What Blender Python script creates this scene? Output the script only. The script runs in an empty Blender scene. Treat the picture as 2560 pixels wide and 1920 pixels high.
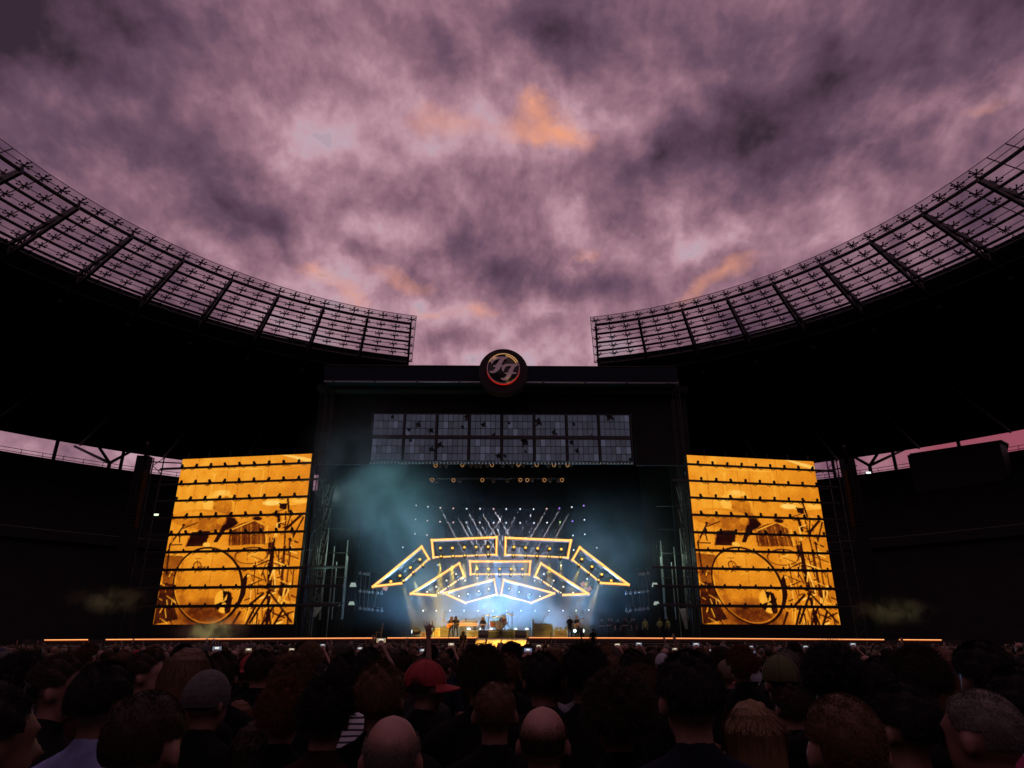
import bpy, bmesh, math, random
import numpy as np
from mathutils import Vector, Matrix

R = math.radians
random.seed(7)
rng = np.random.default_rng(7)
scene = bpy.context.scene
C = scene.collection

# ------------------------------------------------------------------ camera
FPX = 1683.0                      # focal length in pixels of the 2560 px photograph
PITCH, YAW, CAMZ = R(21.1), R(-0.8), 1.85
cam = bpy.data.objects.new('camera', bpy.data.cameras.new('camera'))
C.objects.link(cam)
cam.data.sensor_width = 36.0
cam.data.lens = FPX / 2560 * 36
cam.data.clip_start = 0.05
cam.data.clip_end = 3000
cam.location = (0, 0, CAMZ)
cam.rotation_euler = (R(90) + PITCH, 0, YAW)
scene.camera = cam

def ray(px, py):
    x, u = px - 1280, 960 - py
    Y = FPX * math.cos(PITCH) - u * math.sin(PITCH)
    Z = FPX * math.sin(PITCH) + u * math.cos(PITCH)
    return Vector((x * math.cos(YAW) - Y * math.sin(YAW), x * math.sin(YAW) + Y * math.cos(YAW), Z))
def at(px, py, Y):                # where that sight line meets the upright plane Y
    d = ray(px, py)
    return Vector((0, 0, CAMZ)) + d * (Y / d.y)

# ------------------------------------------------------------------ view
scene.view_settings.view_transform = 'Standard'
scene.view_settings.look = 'None'
scene.view_settings.exposure = 0
scene.view_settings.gamma = 1
cy = scene.cycles
cy.use_denoising = True
cy.max_bounces = 4
cy.diffuse_bounces = 2
cy.glossy_bounces = 2
cy.transmission_bounces = 4
cy.transparent_max_bounces = 12
cy.volume_bounces = 0
cy.volume_step_rate = 1.0
cy.volume_max_steps = 96
cy.sample_clamp_indirect = 3.0
cy.caustics_reflective = cy.caustics_refractive = False

def lin(r, g, b):                 # sRGB 0-255 to linear
    f = lambda c: (c / 255) / 12.92 if c / 255 <= 0.04045 else ((c / 255 + 0.055) / 1.055) ** 2.4
    return (f(r), f(g), f(b), 1.0)

# ------------------------------------------------------------------ sky: Nishita behind a dusk cloud deck
world = bpy.data.worlds.new('World')
scene.world = world
world.use_nodes = True
WT = world.node_tree
WT.nodes.clear()
def wn(t, **kw):
    n = WT.nodes.new(t)
    for k, v in kw.items(): setattr(n, k, v)
    return n
def wl(a, b): WT.links.new(a, b)
def wmath(op, a, b=None, c=None, clamp=False):
    n = wn('ShaderNodeMath', operation=op, use_clamp=clamp)
    for i, v in enumerate((a, b, c)):
        if v is None: continue
        if isinstance(v, (int, float)): n.inputs[i].default_value = v
        else: wl(v, n.inputs[i])
    return n.outputs[0]
def wmix(f, a, b):
    n = wn('ShaderNodeMix', data_type='RGBA')
    for s, v in ((n.inputs[0], f), (n.inputs[6], a), (n.inputs[7], b)):
        if isinstance(v, (tuple, float)): s.default_value = v
        else: wl(v, s)
    return n.outputs[2]
tc = wn('ShaderNodeTexCoord')
sep = wn('ShaderNodeSeparateXYZ'); wl(tc.outputs['Generated'], sep.inputs[0])
SKYOFF = 0.75
zz = wmath('MAXIMUM', wmath('ADD', sep.outputs[2], SKYOFF), 0.08)
comb = wn('ShaderNodeCombineXYZ')
wl(wmath('DIVIDE', sep.outputs[0], zz), comb.inputs[0]); wl(wmath('DIVIDE', sep.outputs[1], zz), comb.inputs[1])
UV = comb.outputs[0]
def wnoise(vec, scale, detail, rough, dist=0.0, w=0.0):
    n = wn('ShaderNodeTexNoise', noise_dimensions='2D')
    a = wn('ShaderNodeVectorMath', operation='ADD'); wl(vec, a.inputs[0]); a.inputs[1].default_value = (w * 7.3, w * 4.1, 0)
    wl(a.outputs[0], n.inputs['Vector'])
    for k, v in (('Scale', scale), ('Detail', detail), ('Roughness', rough), ('Distortion', dist)): n.inputs[k].default_value = v
    return n
def warp(vec, scale, amt, w, detail=4, rough=0.6):
    n = wnoise(vec, scale, detail, rough, 0, w)
    s = wn('ShaderNodeVectorMath', operation='SUBTRACT'); wl(n.outputs['Color'], s.inputs[0]); s.inputs[1].default_value = (.5, .5, .5)
    m = wn('ShaderNodeVectorMath', operation='SCALE'); wl(s.outputs[0], m.inputs[0]); m.inputs[3].default_value = amt
    a = wn('ShaderNodeVectorMath', operation='ADD'); wl(vec, a.inputs[0]); wl(m.outputs[0], a.inputs[1])
    return a.outputs[0]
def sky_uv(px, py):
    d = ray(px, py).normalized()
    return np.array((d.x, d.y)) / max(d.z + SKYOFF, .08)
def blobs(vec, items):            # soft patches (centre, half sizes, tilt, weight) lying on the cloud deck
    out = None
    for (px, py, rx, ry, tilt, amp) in items:
        c0 = sky_uv(px, py)
        J = np.stack([(sky_uv(px + 10, py) - c0) / 10, (sky_uv(px, py + 10) - c0) / 10], 1)
        t = R(tilt)
        A = J @ np.array([[math.cos(t), -math.sin(t)], [math.sin(t), math.cos(t)]]) @ np.diag([rx, ry])
        U_, S_, _ = np.linalg.svd(A)
        if np.linalg.det(U_) < 0: U_[:, 1] *= -1
        mp = wn('ShaderNodeMapping', vector_type='TEXTURE')
        mp.inputs['Location'].default_value = (c0[0], c0[1], 0)
        mp.inputs['Rotation'].default_value = (0, 0, math.atan2(U_[1, 0], U_[0, 0]))
        mp.inputs['Scale'].default_value = (max(S_[0], 1e-3), max(S_[1], 1e-3), 1)
        wl(vec, mp.inputs[0])
        g = wn('ShaderNodeTexGradient', gradient_type='QUADRATIC_SPHERE'); wl(mp.outputs[0], g.inputs[0])
        out = wmath('MULTIPLY_ADD', g.outputs['Fac'], amp, out if out is not None else 0.0)
    return out
strm = wn('ShaderNodeVectorMath', operation='MULTIPLY'); wl(UV, strm.inputs[0]); strm.inputs[1].default_value = (1.08, .90, 1)   # cloud streets run away from the viewer
W1 = warp(strm.outputs[0], 3.0, 0.06, 3.1, 3)
W2 = warp(UV, 7.0, 0.085, 8.4, 6, .62)       # frayed edges for the larger masses
base = wnoise(W1, 2.5, 8, .60, 0.0, 2.9).outputs['Fac']
sh_ = wn('ShaderNodeVectorMath', operation='ADD'); wl(W1, sh_.inputs[0]); sh_.inputs[1].default_value = (.006, -.022, 0)
base2 = wnoise(sh_.outputs[0], 2.5, 6, .60, 0.0, 2.9).outputs['Fac']
relief = wmath('SUBTRACT', base, base2)      # the deck is lit from low ahead: billows get a pale and a dark side
fine = wnoise(W2, 11.0, 6, .62, 0.0, 5.2).outputs['Fac']
k = 2560 / 2212
def B(x, y, rx, ry, tilt, amp): return (x * k, y * k, rx * k, ry * k, tilt, amp)
dark = blobs(W2, [
    B(-80, -40, 760, 700, 0, 1.0), B(1100, -200, 1700, 560, 0, .42), B(1780, 220, 760, 420, -15, .26), B(230, 260, 620, 460, 20, .24), B(330, 60, 420, 260, 20, .2), B(1750, 60, 500, 240, -15, .2), B(430, 120, 420, 190, 25, .24), B(120, 330, 330, 130, 30, .16), B(470, 430, 460, 110, 62, .46), B(610, 520, 300, 90, 60, .38), B(300, 330, 340, 90, 58, .26), B(200, 180, 420, 120, 50, .22),
    B(960, 130, 150, 200, 10, .5), B(1240, 60, 330, 190, 0, .46), B(700, 40, 330, 130, 0, .3), B(1640, 110, 330, 190, 10, .24), B(2010, 150, 420, 220, -25, .34), B(2290, -60, 640, 560, 0, .75),
    B(1440, 350, 320, 150, -38, .52), B(1640, 290, 380, 180, -25, .48), B(1850, 330, 340, 130, -12, .40), B(1780, 180, 420, 170, -20, .30), B(1560, 430, 200, 100, 20, .20), B(2120, 420, 160, 60, -25, .20),
    B(900, 420, 190, 80, -28, .30), B(985, 505, 240, 120, -35, .40), B(780, 545, 220, 85, 8, .42), B(1110, 400, 120, 90, 0, .26), B(1080, 570, 260, 100, 5, .38), B(1200, 610, 170, 90, 0, .32),
    B(1330, 500, 150, 80, 20, .24), B(1300, 610, 220, 60, 0, .22), B(1480, 590, 190, 60, -15, .14), B(960, 730, 150, 55, 0, .22), B(1140, 730, 130, 60, 0, .16), B(1420, 650, 150, 40, -15, .16),
])
lite = blobs(W2, [
    B(1000, 330, 720, 330, 0, .05), B(1100, 690, 560, 160, 0, .12), B(830, 300, 330, 160, 10, .04), B(1060, 300, 260, 110, -20, .03), B(640, 360, 160, 240, 20, .10), B(1250, 270, 130, 110, 0, .40), B(1240, 470, 120, 100, -40, .28),
    B(700, 600, 180, 70, 20, .34), B(950, 660, 230, 60, 0, .34), B(1200, 680, 180, 60, 0, .26), B(1600, 500, 280, 60, -22, .34), B(1480, 560, 200, 50, -15, .22), B(1750, 510, 200, 55, -22, .24),
    B(2100, 250, 230, 90, -25, .26), B(1560, 150, 120, 50, 0, .12), B(1350, 740, 200, 60, 0, .30), B(1080, 770, 360, 60, 0, .3), B(250, 250, 240, 90, 30, .14), B(1260, 560, 60, 60, 0, .22),
])
dens = wmath('MULTIPLY_ADD', wmath('SUBTRACT', base, .5), 1.15, .455)
dens = wmath('MULTIPLY_ADD', wmath('SUBTRACT', fine, .5), .38, dens)
dens = wmath('MULTIPLY_ADD', relief, 2.4, dens)
dens = wmath('SUBTRACT', wmath('MULTIPLY_ADD', dark, .98, dens), lite)
dens = wmath('MULTIPLY', dens, .77, clamp=True)
ramp = wn('ShaderNodeValToRGB'); wl(dens, ramp.inputs[0])
el = ramp.color_ramp.elements
el[0].position, el[0].color = 0.0, lin(190, 166, 180)
el[1].position, el[1].color = 1.0, lin(56, 42, 54)
for p_, c_ in ((.12, (194, 154, 167)), (.28, (165, 124, 139)), (.45, (134, 99, 115)), (.60, (108, 80, 100)), (.77, (88, 65, 84))):
    e = el.new(p_); e.color = lin(*c_)
glow = blobs(W2, [B(1195, 272, 150, 85, 12, 1.25), B(1165, 215, 60, 70, 60, .8), B(1245, 300, 90, 60, 30, .9), B(1130, 290, 100, 45, 0, .8), B(690, 595, 120, 40, 20, .65), B(770, 650, 110, 36, 20, .55), B(1040, 668, 110, 44, 0, .75), B(930, 670, 90, 32, 0, .55), B(1560, 590, 150, 44, -25, .62), B(990, 275, 200, 70, 0, .42), B(2100, 262, 120, 50, -20, .35), B(1270, 560, 70, 40, 0, .4), B(1480, 640, 140, 34, -15, .55), B(850, 610, 140, 40, 10, .4)])
gn = wmath('MULTIPLY_ADD', wmath('SUBTRACT', fine, .5), 2.6, 1.0)
gn = wmath('MULTIPLY_ADD', wmath('SUBTRACT', .5, base), 1.2, gn)
glow = wmath('SUBTRACT', wmath('MULTIPLY', glow, gn), .12, clamp=True)
col = wmix(wmath('MULTIPLY', wmath('POWER', glow, .85), .95), ramp.outputs[0], lin(236, 160, 128))
warmlow = blobs(UV, [(2480, 1110, 700, 240, 0, 1.6)])
col = wmix(wmath('MULTIPLY', warmlow, 1.0, clamp=True), col, lin(152, 78, 94))
SUN_ELEV, SUN_ROT = R(1.5), R(200)
nish = wn('ShaderNodeTexSky', sky_type='NISHITA', sun_disc=False, sun_elevation=SUN_ELEV, sun_rotation=SUN_ROT)
nb = wn('ShaderNodeBackground'); nb.inputs['Strength'].default_value = 0.05; wl(nish.outputs[0], nb.inputs[0])
cb = wn('ShaderNodeBackground'); cb.inputs['Strength'].default_value = 1.0; wl(col, cb.inputs[0])
cover = wmath('ADD', wmath('MULTIPLY', dens, 5.0), .88, clamp=True)
ms = wn('ShaderNodeMixShader'); wl(cover, ms.inputs[0]); wl(nb.outputs[0], ms.inputs[1]); wl(cb.outputs[0], ms.inputs[2])
wo = wn('ShaderNodeOutputWorld'); wl(ms.outputs[0], wo.inputs[0])
world.cycles.sampling_method = 'MANUAL'
world.cycles.sample_map_resolution = 256

sun = bpy.data.objects.new('sun', bpy.data.lights.new('sun', 'SUN'))
C.objects.link(sun)
sun.data.energy = 0.02            # long after sunset: hardly anything left of the sun itself
sun.data.angle = R(20)
sun.data.color = (1, .72, .5)
sun.rotation_euler = (R(90) - R(4), 0, R(200))

# ------------------------------------------------------------------ helpers
def mat(name, color, rough=.7, metal=0.0, emit=None, strength=0.0, noise=None, bump=0.0, spec=None):
    """Principled material; noise=(scale, amount) breaks the colour up, bump adds fine relief."""
    m = bpy.data.materials.new(name); m.use_nodes = True
    nt = m.node_tree; b = nt.nodes['Principled BSDF']
    c = color if len(color) == 4 else (*color, 1)
    b.inputs['Base Color'].default_value = c
    b.inputs['Roughness'].default_value = rough
    b.inputs['Metallic'].default_value = metal
    if spec is not None: b.inputs['Specular IOR Level'].default_value = spec
    if emit:
        b.inputs['Emission Color'].default_value = (*emit[:3], 1); b.inputs['Emission Strength'].default_value = strength
    if noise or bump:
        tcn = nt.nodes.new('ShaderNodeTexCoord'); n = nt.nodes.new('ShaderNodeTexNoise')
        nt.links.new(tcn.outputs['Object'], n.inputs['Vector'])
        n.inputs['Scale'].default_value = (noise or (20, 0))[0]; n.inputs['Detail'].default_value = 5
        if noise:
            r = nt.nodes.new('ShaderNodeValToRGB'); nt.links.new(n.outputs['Fac'], r.inputs[0])
            a = noise[1]
            r.color_ramp.elements[0].position = .3; r.color_ramp.elements[1].position = .7
            r.color_ramp.elements[0].color = (c[0] * (1 - a), c[1] * (1 - a), c[2] * (1 - a), 1)
            r.color_ramp.elements[1].color = (c[0] * (1 + a), c[1] * (1 + a), c[2] * (1 + a), 1)
            nt.links.new(r.outputs[0], b.inputs['Base Color'])
        if bump:
            bp = nt.nodes.new('ShaderNodeBump'); bp.inputs['Strength'].default_value = bump
            nt.links.new(n.outputs['Fac'], bp.inputs['Height']); nt.links.new(bp.outputs[0], b.inputs['Normal'])
    return m
def emat(name, color, strength): return mat(name, (.02, .02, .02), .5, emit=color, strength=strength)

class MB:
    """Collects shapes and links them as ONE mesh object."""
    def __init__(s): s.v, s.f = [], []
    def add(s, vs, fs):
        o = len(s.v); s.v += [tuple(v) for v in vs]; s.f += [tuple(i + o for i in f) for f in fs]; return s
    def box(s, c, d, M=None):
        x, y, z = (q / 2 for q in d)
        vs = [Vector((sx * x, sy * y, sz * z)) for sx in (-1, 1) for sy in (-1, 1) for sz in (-1, 1)]
        if M is not None: vs = [M @ v for v in vs]
        vs = [v + Vector(c) for v in vs]
        return s.add(vs, [(0, 1, 3, 2), (4, 6, 7, 5), (0, 4, 5, 1), (2, 3, 7, 6), (0, 2, 6, 4), (1, 5, 7, 3)])
    def bar(s, a, b, w, h=None, up=(0, 0, 1)):       # square bar from a to b
        a, b = Vector(a), Vector(b); d = b - a
        if d.length < 1e-6: return s
        y = d.normalized(); u = Vector(up)
        if abs(y.dot(u)) > .98: u = Vector((1, 0, 0))
        x = y.cross(u).normalized(); z = x.cross(y)
        h = h or w
        vs = [p + x * (sx * w / 2) + z * (sz * h / 2) for p in (a, b) for sx, sz in ((-1, -1), (1, -1), (1, 1), (-1, 1))]
        return s.add(vs, [(0, 1, 2, 3), (4, 7, 6, 5), (0, 4, 5, 1), (1, 5, 6, 2), (2, 6, 7, 3), (3, 7, 4, 0)])
    def tube(s, pts, r, n=6, caps=True):
        pts = [Vector(p) for p in pts]; rs = r if isinstance(r, (list, tuple)) else [r] * len(pts)
        o = len(s.v); ref = None
        for i, p in enumerate(pts):
            t = (pts[min(i + 1, len(pts) - 1)] - pts[max(i - 1, 0)]).normalized()
            if ref is None:
                ref = t.cross(Vector((0, 0, 1)) if abs(t.z) < .9 else Vector((1, 0, 0))).normalized()
            ref = (ref - t * ref.dot(t)).normalized(); q = t.cross(ref)
            for j in range(n):
                a = 2 * math.pi * j / n
                s.v.append(tuple(p + (ref * math.cos(a) + q * math.sin(a)) * rs[i]))
        for i in range(len(pts) - 1):
            for j in range(n):
                j2 = (j + 1) % n
                s.f.append((o + i * n + j, o + i * n + j2, o + (i + 1) * n + j2, o + (i + 1) * n + j))
        if caps:
            s.f.append(tuple(o + j for j in range(n))[::-1]); s.f.append(tuple(o + (len(pts) - 1) * n + j for j in range(n)))
        return s
    def ell(s, c, r, n=14, m=9, M=None):             # ellipsoid
        c = Vector(c); vs = []; fs = []
        for i in range(1, m):
            t = math.pi * i / m
            for j in range(n):
                a = 2 * math.pi * j / n
                vs.append(Vector((r[0] * math.sin(t) * math.cos(a), r[1] * math.sin(t) * math.sin(a), r[2] * math.cos(t))))
        top, bot = len(vs), len(vs) + 1
        vs += [Vector((0, 0, r[2])), Vector((0, 0, -r[2]))]
        for i in range(m - 2):
            for j in range(n):
                j2 = (j + 1) % n
                fs.append((i * n + j, (i + 1) * n + j, (i + 1) * n + j2, i * n + j2))
        for j in range(n):
            j2 = (j + 1) % n
            fs.append((top, j, j2)); fs.append((bot, (m - 2) * n + j2, (m - 2) * n + j))
        if M is not None: vs = [M @ v for v in vs]
        return s.add([v + c for v in vs], fs)
    def cap(s, a, b, ra, rb, n=10):                  # tapered capsule
        a, b = Vector(a), Vector(b); d = (b - a).normalized() if (b - a).length > 1e-6 else Vector((0, 0, 1))
        pts, rs = [], []
        for t in (-80, -50, -20): pts.append(a + d * ra * math.sin(R(t))); rs.append(ra * math.cos(R(t)))
        for t in (20, 50, 80): pts.append(b + d * rb * math.sin(R(t))); rs.append(rb * math.cos(R(t)))
        return s.tube(pts, rs, n)
    def prism(s, poly, d):                           # polygon (3-d points) thickened by the vector d
        n = len(poly); d = Vector(d)
        vs = [Vector(p) for p in poly] + [Vector(p) + d for p in poly]
        return s.add(vs, [tuple(range(n))[::-1], tuple(range(n, 2 * n))] + [(i, (i + 1) % n, n + (i + 1) % n, n + i) for i in range(n)])
    def lathe(s, c, prof, axis='Z', n=20):           # prof: (radius, height)
        c = Vector(c); o = len(s.v)
        for r, h in prof:
            for j in range(n):
                a = 2 * math.pi * j / n
                p = (r * math.cos(a), r * math.sin(a), h)
                if axis == 'Y': p = (p[0], p[2], p[1])
                s.v.append(tuple(c + Vector(p)))
        for i in range(len(prof) - 1):
            for j in range(n):
                j2 = (j + 1) % n
                s.f.append((o + i * n + j, o + i * n + j2, o + (i + 1) * n + j2, o + (i + 1) * n + j))
        s.f.append(tuple(o + j for j in range(n))[::-1]); s.f.append(tuple(o + (len(prof) - 1) * n + j for j in range(n)))
        return s
    def mesh(s, name, m=None, smooth=False):
        me = bpy.data.meshes.new(name); me.from_pydata(s.v, [], s.f); me.validate(); me.update()
        if smooth: me.shade_smooth()
        if m is not None: me.materials.append(m)
        return me
    def build(s, name, m, parent=None, smooth=False): return link(name, s.mesh(name, m, smooth), parent)

def link(name, me, parent=None, loc=None):
    o = bpy.data.objects.new(name, me); C.objects.link(o)
    if parent is not None: o.parent = parent
    if loc is not None: o.location = loc
    return o
def tag(o, label=None, cat=None, group=None, kind=None):
    for k_, v_ in (('label', label), ('category', cat), ('group', group), ('kind', kind)):
        if v_: o[k_] = v_
    return o
def thing(name, label, cat, loc=(0, 0, 0), rz=0, group=None):
    o = bpy.data.objects.new(name, None); C.objects.link(o)
    o.location = loc; o.rotation_euler = (0, 0, rz)
    return tag(o, label, cat, group)
def lamp(name, kind, loc, energy, color, parent=None, aim=None, size=None, blend=.3, radius=.1):
    o = bpy.data.objects.new(name, bpy.data.lights.new(name, kind)); C.objects.link(o)
    o.location = loc; o.data.energy = energy; o.data.color = color
    if kind in ('SPOT', 'POINT'): o.data.shadow_soft_size = radius
    if kind == 'SPOT': o.data.spot_size = size; o.data.spot_blend = blend
    if aim is not None: o.rotation_euler = (Vector(aim) - Vector(loc)).to_track_quat('-Z', 'Y').to_euler()
    if parent is not None: o.parent = parent
    return o

M_black = mat('black_paint', (.008, .008, .009), .6)
M_cloth = mat('black_stage_cloth', (.005, .005, .006), .95, noise=(1.3, .5), bump=.3)
M_steel = mat('dark_steel', (.018, .019, .021), .5, .3)
M_alu = mat('dull_aluminium', (.30, .32, .31), .45, .5, noise=(6, .3))
M_conc = mat('dark_concrete', (.018, .017, .017), .9, noise=(.6, .3), bump=.2)
M_roofskin = mat('roof_membrane', (.006, .006, .007), .9, noise=(.15, .35), spec=.03)
M_fascia = mat('dark_blue_fascia', (.004, .006, .009), .8, noise=(.4, .2), spec=.03)
M_ground = mat('pitch_cover', (.03, .03, .032), .9, noise=(1.5, .3), bump=.2)

# ------------------------------------------------------------------ ground
tag(MB().add([(-1500, -1500, 0), (1500, -1500, 0), (1500, 1500, 0), (-1500, 1500, 0)], [(0, 1, 2, 3)]).build('ground', M_ground), kind='structure')

# ------------------------------------------------------------------ stadium roof: oval ring with a gap over the gate
YC, YB = 35.0, -45.0              # centres of the two half-round ends
ZG = 39.85                        # height of the glass
R_IN, R_OUT = 41.7, 56.6
A0 = lambda r: R(15.8 - (r - R_IN) / 14.9 * 1.7)     # the cut at the gate
def ring_pt(r, z, a):             # a: angle from +Y of the stage end (signed)
    return Vector((r * math.sin(a), YC + r * math.cos(a), z))
def oval(r, z, side, a0=None, step=3.6):   # half of the oval from the gate round to the far end
    a0 = A0(R_IN) if a0 is None else a0
    pts = []
    n = max(2, int((math.pi / 2 - a0) / R(step)))
    for i in range(n + 1):
        a = a0 + (math.pi / 2 - a0) * i / n
        pts.append(Vector((side * r * math.sin(a), YC + r * math.cos(a), z)))
    for i in range(1, 21):
        a = math.pi / 2 * i / 20
        pts.append(Vector((side * r * math.cos(a), YB - r * math.sin(a), z)))
    return pts
def loft(mb, rows, close=False):
    o = len(mb.v); n = len(rows[0])
    for r_ in rows: mb.v += [tuple(p) for p in r_]
    m_ = len(rows)
    for i in range(m_ if close else m_ - 1):
        i2 = (i + 1) % m_
        for j in range(n - 1): mb.f.append((o + i * n + j, o + i2 * n + j, o + i2 * n + j + 1, o + i * n + j + 1))
    if close:
        mb.f.append(tuple(o + i * n for i in range(m_))); mb.f.append(tuple(o + i * n + n - 1 for i in range(m_))[::-1])
    return mb

gm = bpy.data.materials.new('roof_glass'); gm.use_nodes = True
nt = gm.node_tree; nt.nodes.clear()
o_ = nt.nodes.new('ShaderNodeOutputMaterial'); mx = nt.nodes.new('ShaderNodeMixShader'); tr = nt.nodes.new('ShaderNodeBsdfTransparent')
mx2 = nt.nodes.new('ShaderNodeMixShader'); df = nt.nodes.new('ShaderNodeBsdfDiffuse'); tl = nt.nodes.new('ShaderNodeBsdfGlossy')
tr.inputs[0].default_value = (.88, .88, .89, 1); df.inputs[0].default_value = (.12, .12, .12, 1); tl.inputs[0].default_value = (.5, .5, .5, 1); tl.inputs['Roughness'].default_value = .2
mx2.inputs[0].default_value = .3; mx.inputs[0].default_value = .07
nt.links.new(df.outputs[0], mx2.inputs[1]); nt.links.new(tl.outputs[0], mx2.inputs[2])
nt.links.new(tr.outputs[0], mx.inputs[1]); nt.links.new(mx2.outputs[0], mx.inputs[2]); nt.links.new(mx.outputs[0], o_.inputs[0])
M_glass = gm

roof = thing('stadium_canopy', 'dark oval stadium roof with a glazed inner rim, open above the stage', 'stadium roof', (0, YC, 0))
BAY, NB = R(7.2), 8
ROWS = [R_IN, R_IN + .9, 45.2, 47.9, 50.6, 53.3, 56.3]      # glass joints, from the inner lip outward
def rp(r, z, a, s): p = ring_pt(r, z, s * a); return (p.x, p.y - YC, p.z)
clamp_mb = MB()
for i in range(6):
    a = math.pi / 3 * i + .26
    clamp_mb.bar((0, 0, 0), (.52 * math.cos(a), .52 * math.sin(a), .06), .075, .06)
    clamp_mb.box((.54 * math.cos(a), .54 * math.sin(a), .10), (.13, .13, .10))
clamp_mb.box((0, 0, -.14), (.08, .08, .4))
clamp_me = clamp_mb.mesh('clamp', M_steel)
for s in (-1, 1):
    sd = 'left' if s < 0 else 'right'
    rows_u = []
    for r, z in ((57.0, 37.6), (110, 34.6), (112, 35.6), (112, 42.0), (84, 43.5), (57.0, 40.6)):
        rows_u.append([p - Vector((0, YC, 0)) for p in oval(r, z, s, A0(min(r, R_OUT)) if r < 60 else R(13.0))])
    loft(MB(), rows_u, True).build('roof_skin', M_roofskin, roof)
    loft(MB(), [[p - Vector((0, YC, 0)) for p in oval(r, z, s, A0(R_OUT))] for r, z in ((56.8, 40.4), (56.5, 40.4), (56.5, 37.9), (56.8, 37.9))], True).build('fascia', M_fascia, roof)
    MB().tube([p - Vector((0, YC, 0)) for p in oval(56.4, 37.9, s, A0(R_OUT), 1.8)], .07, 5).build('gutter_pipe', M_steel, roof)
    # glass panes, clamps, purlins and rafters in the eight bays in view
    for kx in range(NB * 3):
        for q in range(6):
            r0, r1 = ROWS[q], ROWS[q + 1]
            g = .02
            quad = []
            for r, e in ((r0 + g, 0), (r0 + g, 1), (r1 - g, 1), (r1 - g, 0)):
                a = A0(r) + BAY / 3 * (kx + e) + (g / r if e == 0 else -g / r)
                quad.append(rp(r, ZG + .02, a, s))
            MB().prism(quad, (0, 0, .03)).build('pane', M_glass, roof)
    # edge bay overhanging the cut, and the rest of the ring
    for r0, r1 in ((R_IN, R_OUT),):
        strip = [rp(r0, ZG + .02, A0(r0) - R(.75), s), rp(r0, ZG + .02, A0(r0) - R(.03), s), rp(r1, ZG + .02, A0(r1) - R(.03), s), rp(r1, ZG + .02, A0(r1) - R(.55), s)]
        MB().prism(strip, (0, 0, .03)).build('edge_pane', M_glass, roof)
    far = MB()
    aend = lambda r: A0(r) + BAY * NB
    for q in range(6):
        loft(far, [[p - Vector((0, YC, 0)) for p in oval(r, ZG + .03, s, aend(r))] for r in (ROWS[q] + .02, ROWS[q + 1] - .02)])
    tag(far.build('far_glazing', M_glass, roof), kind='stuff')
    jm = MB()
    for q, r in enumerate(ROWS[1:]):
        jm.tube([Vector(p) - Vector((0, YC, 0)) for p in oval(r, ZG - .02, s, A0(r) - R(.5), 2.4)], .045, 4)
    jm.tube([Vector(p) - Vector((0, YC, 0)) for p in oval(R_IN, ZG + .03, s, A0(R_IN) - R(.7), 1.8)], .04, 4)
    jm.bar(rp(R_IN, ZG + .02, A0(R_IN) - R(.75), s), rp(R_OUT, ZG + .02, A0(R_OUT) - R(.55), s), .07)
    for kx in range(NB * 3 + 4):
        if kx % 3: jm.bar(rp(R_IN, ZG - .03, A0(R_IN) + BAY / 3 * kx, s), rp(R_OUT, ZG - .03, A0(R_OUT) + BAY / 3 * kx, s), .07)
        else: jm.bar(rp(R_IN, ZG - .03, A0(R_IN) + BAY / 3 * kx, s), rp(R_IN + 1.2, ZG - .03, A0(R_IN + 1.2) + BAY / 3 * kx, s), .07)
    jm.build('glazing_bars', M_steel, roof)
    for q, r in enumerate(ROWS[1:-1] + [55.2]):
        MB().tube([Vector(p) - Vector((0, YC, 0)) for p in oval(r + (.35 if q else .25), ZG - .55, s, A0(r), 2.4)], .17 if q == 0 else .145, 6).build('purlin', M_steel, roof)
    for kx in range(NB * 3 + 1):
        for r in ROWS[1:]:
            a = A0(r) + BAY / 3 * kx
            if kx > 22 and r > 50: continue
            c = link('clamp', clamp_me, roof, rp(r - (.4 if r > 56 else 0), ZG - .12, a, s))
            c.rotation_euler = (0, 0, -s * a)
    for kb in range(0, 12):
        top0, top1 = rp(R_IN + .8, ZG - .65, A0(R_IN) + BAY * kb, s), rp(R_OUT + .3, ZG - .8, A0(R_OUT) + BAY * kb, s)
        low = rp(R_OUT + .3, ZG - 2.6, A0(R_OUT) + BAY * kb, s)
        m_ = MB().bar(top0, top1, .22, .42).bar(Vector(top0) + Vector((0, 0, -.15)), low, .26, .4)
        t0, l0 = Vector(top0), Vector(top0) + Vector((0, 0, -.15))
        for f0, f1 in ((.45, .62), (.62, .62), (.62, .82), (.82, .82)):
            m_.bar(t0.lerp(Vector(top1), f0), l0.lerp(Vector(low), f1), .14)
        m_.build('rafter', M_steel, roof)
        # shallow rib under the membrane further out
        MB().tube([rp(R_OUT + 1, 36.9, A0(R_OUT) + BAY * kb, s), rp(108, 34.2, A0(R_OUT) + BAY * kb, s)], .28, 6).build('rib', M_steel, roof)

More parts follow.
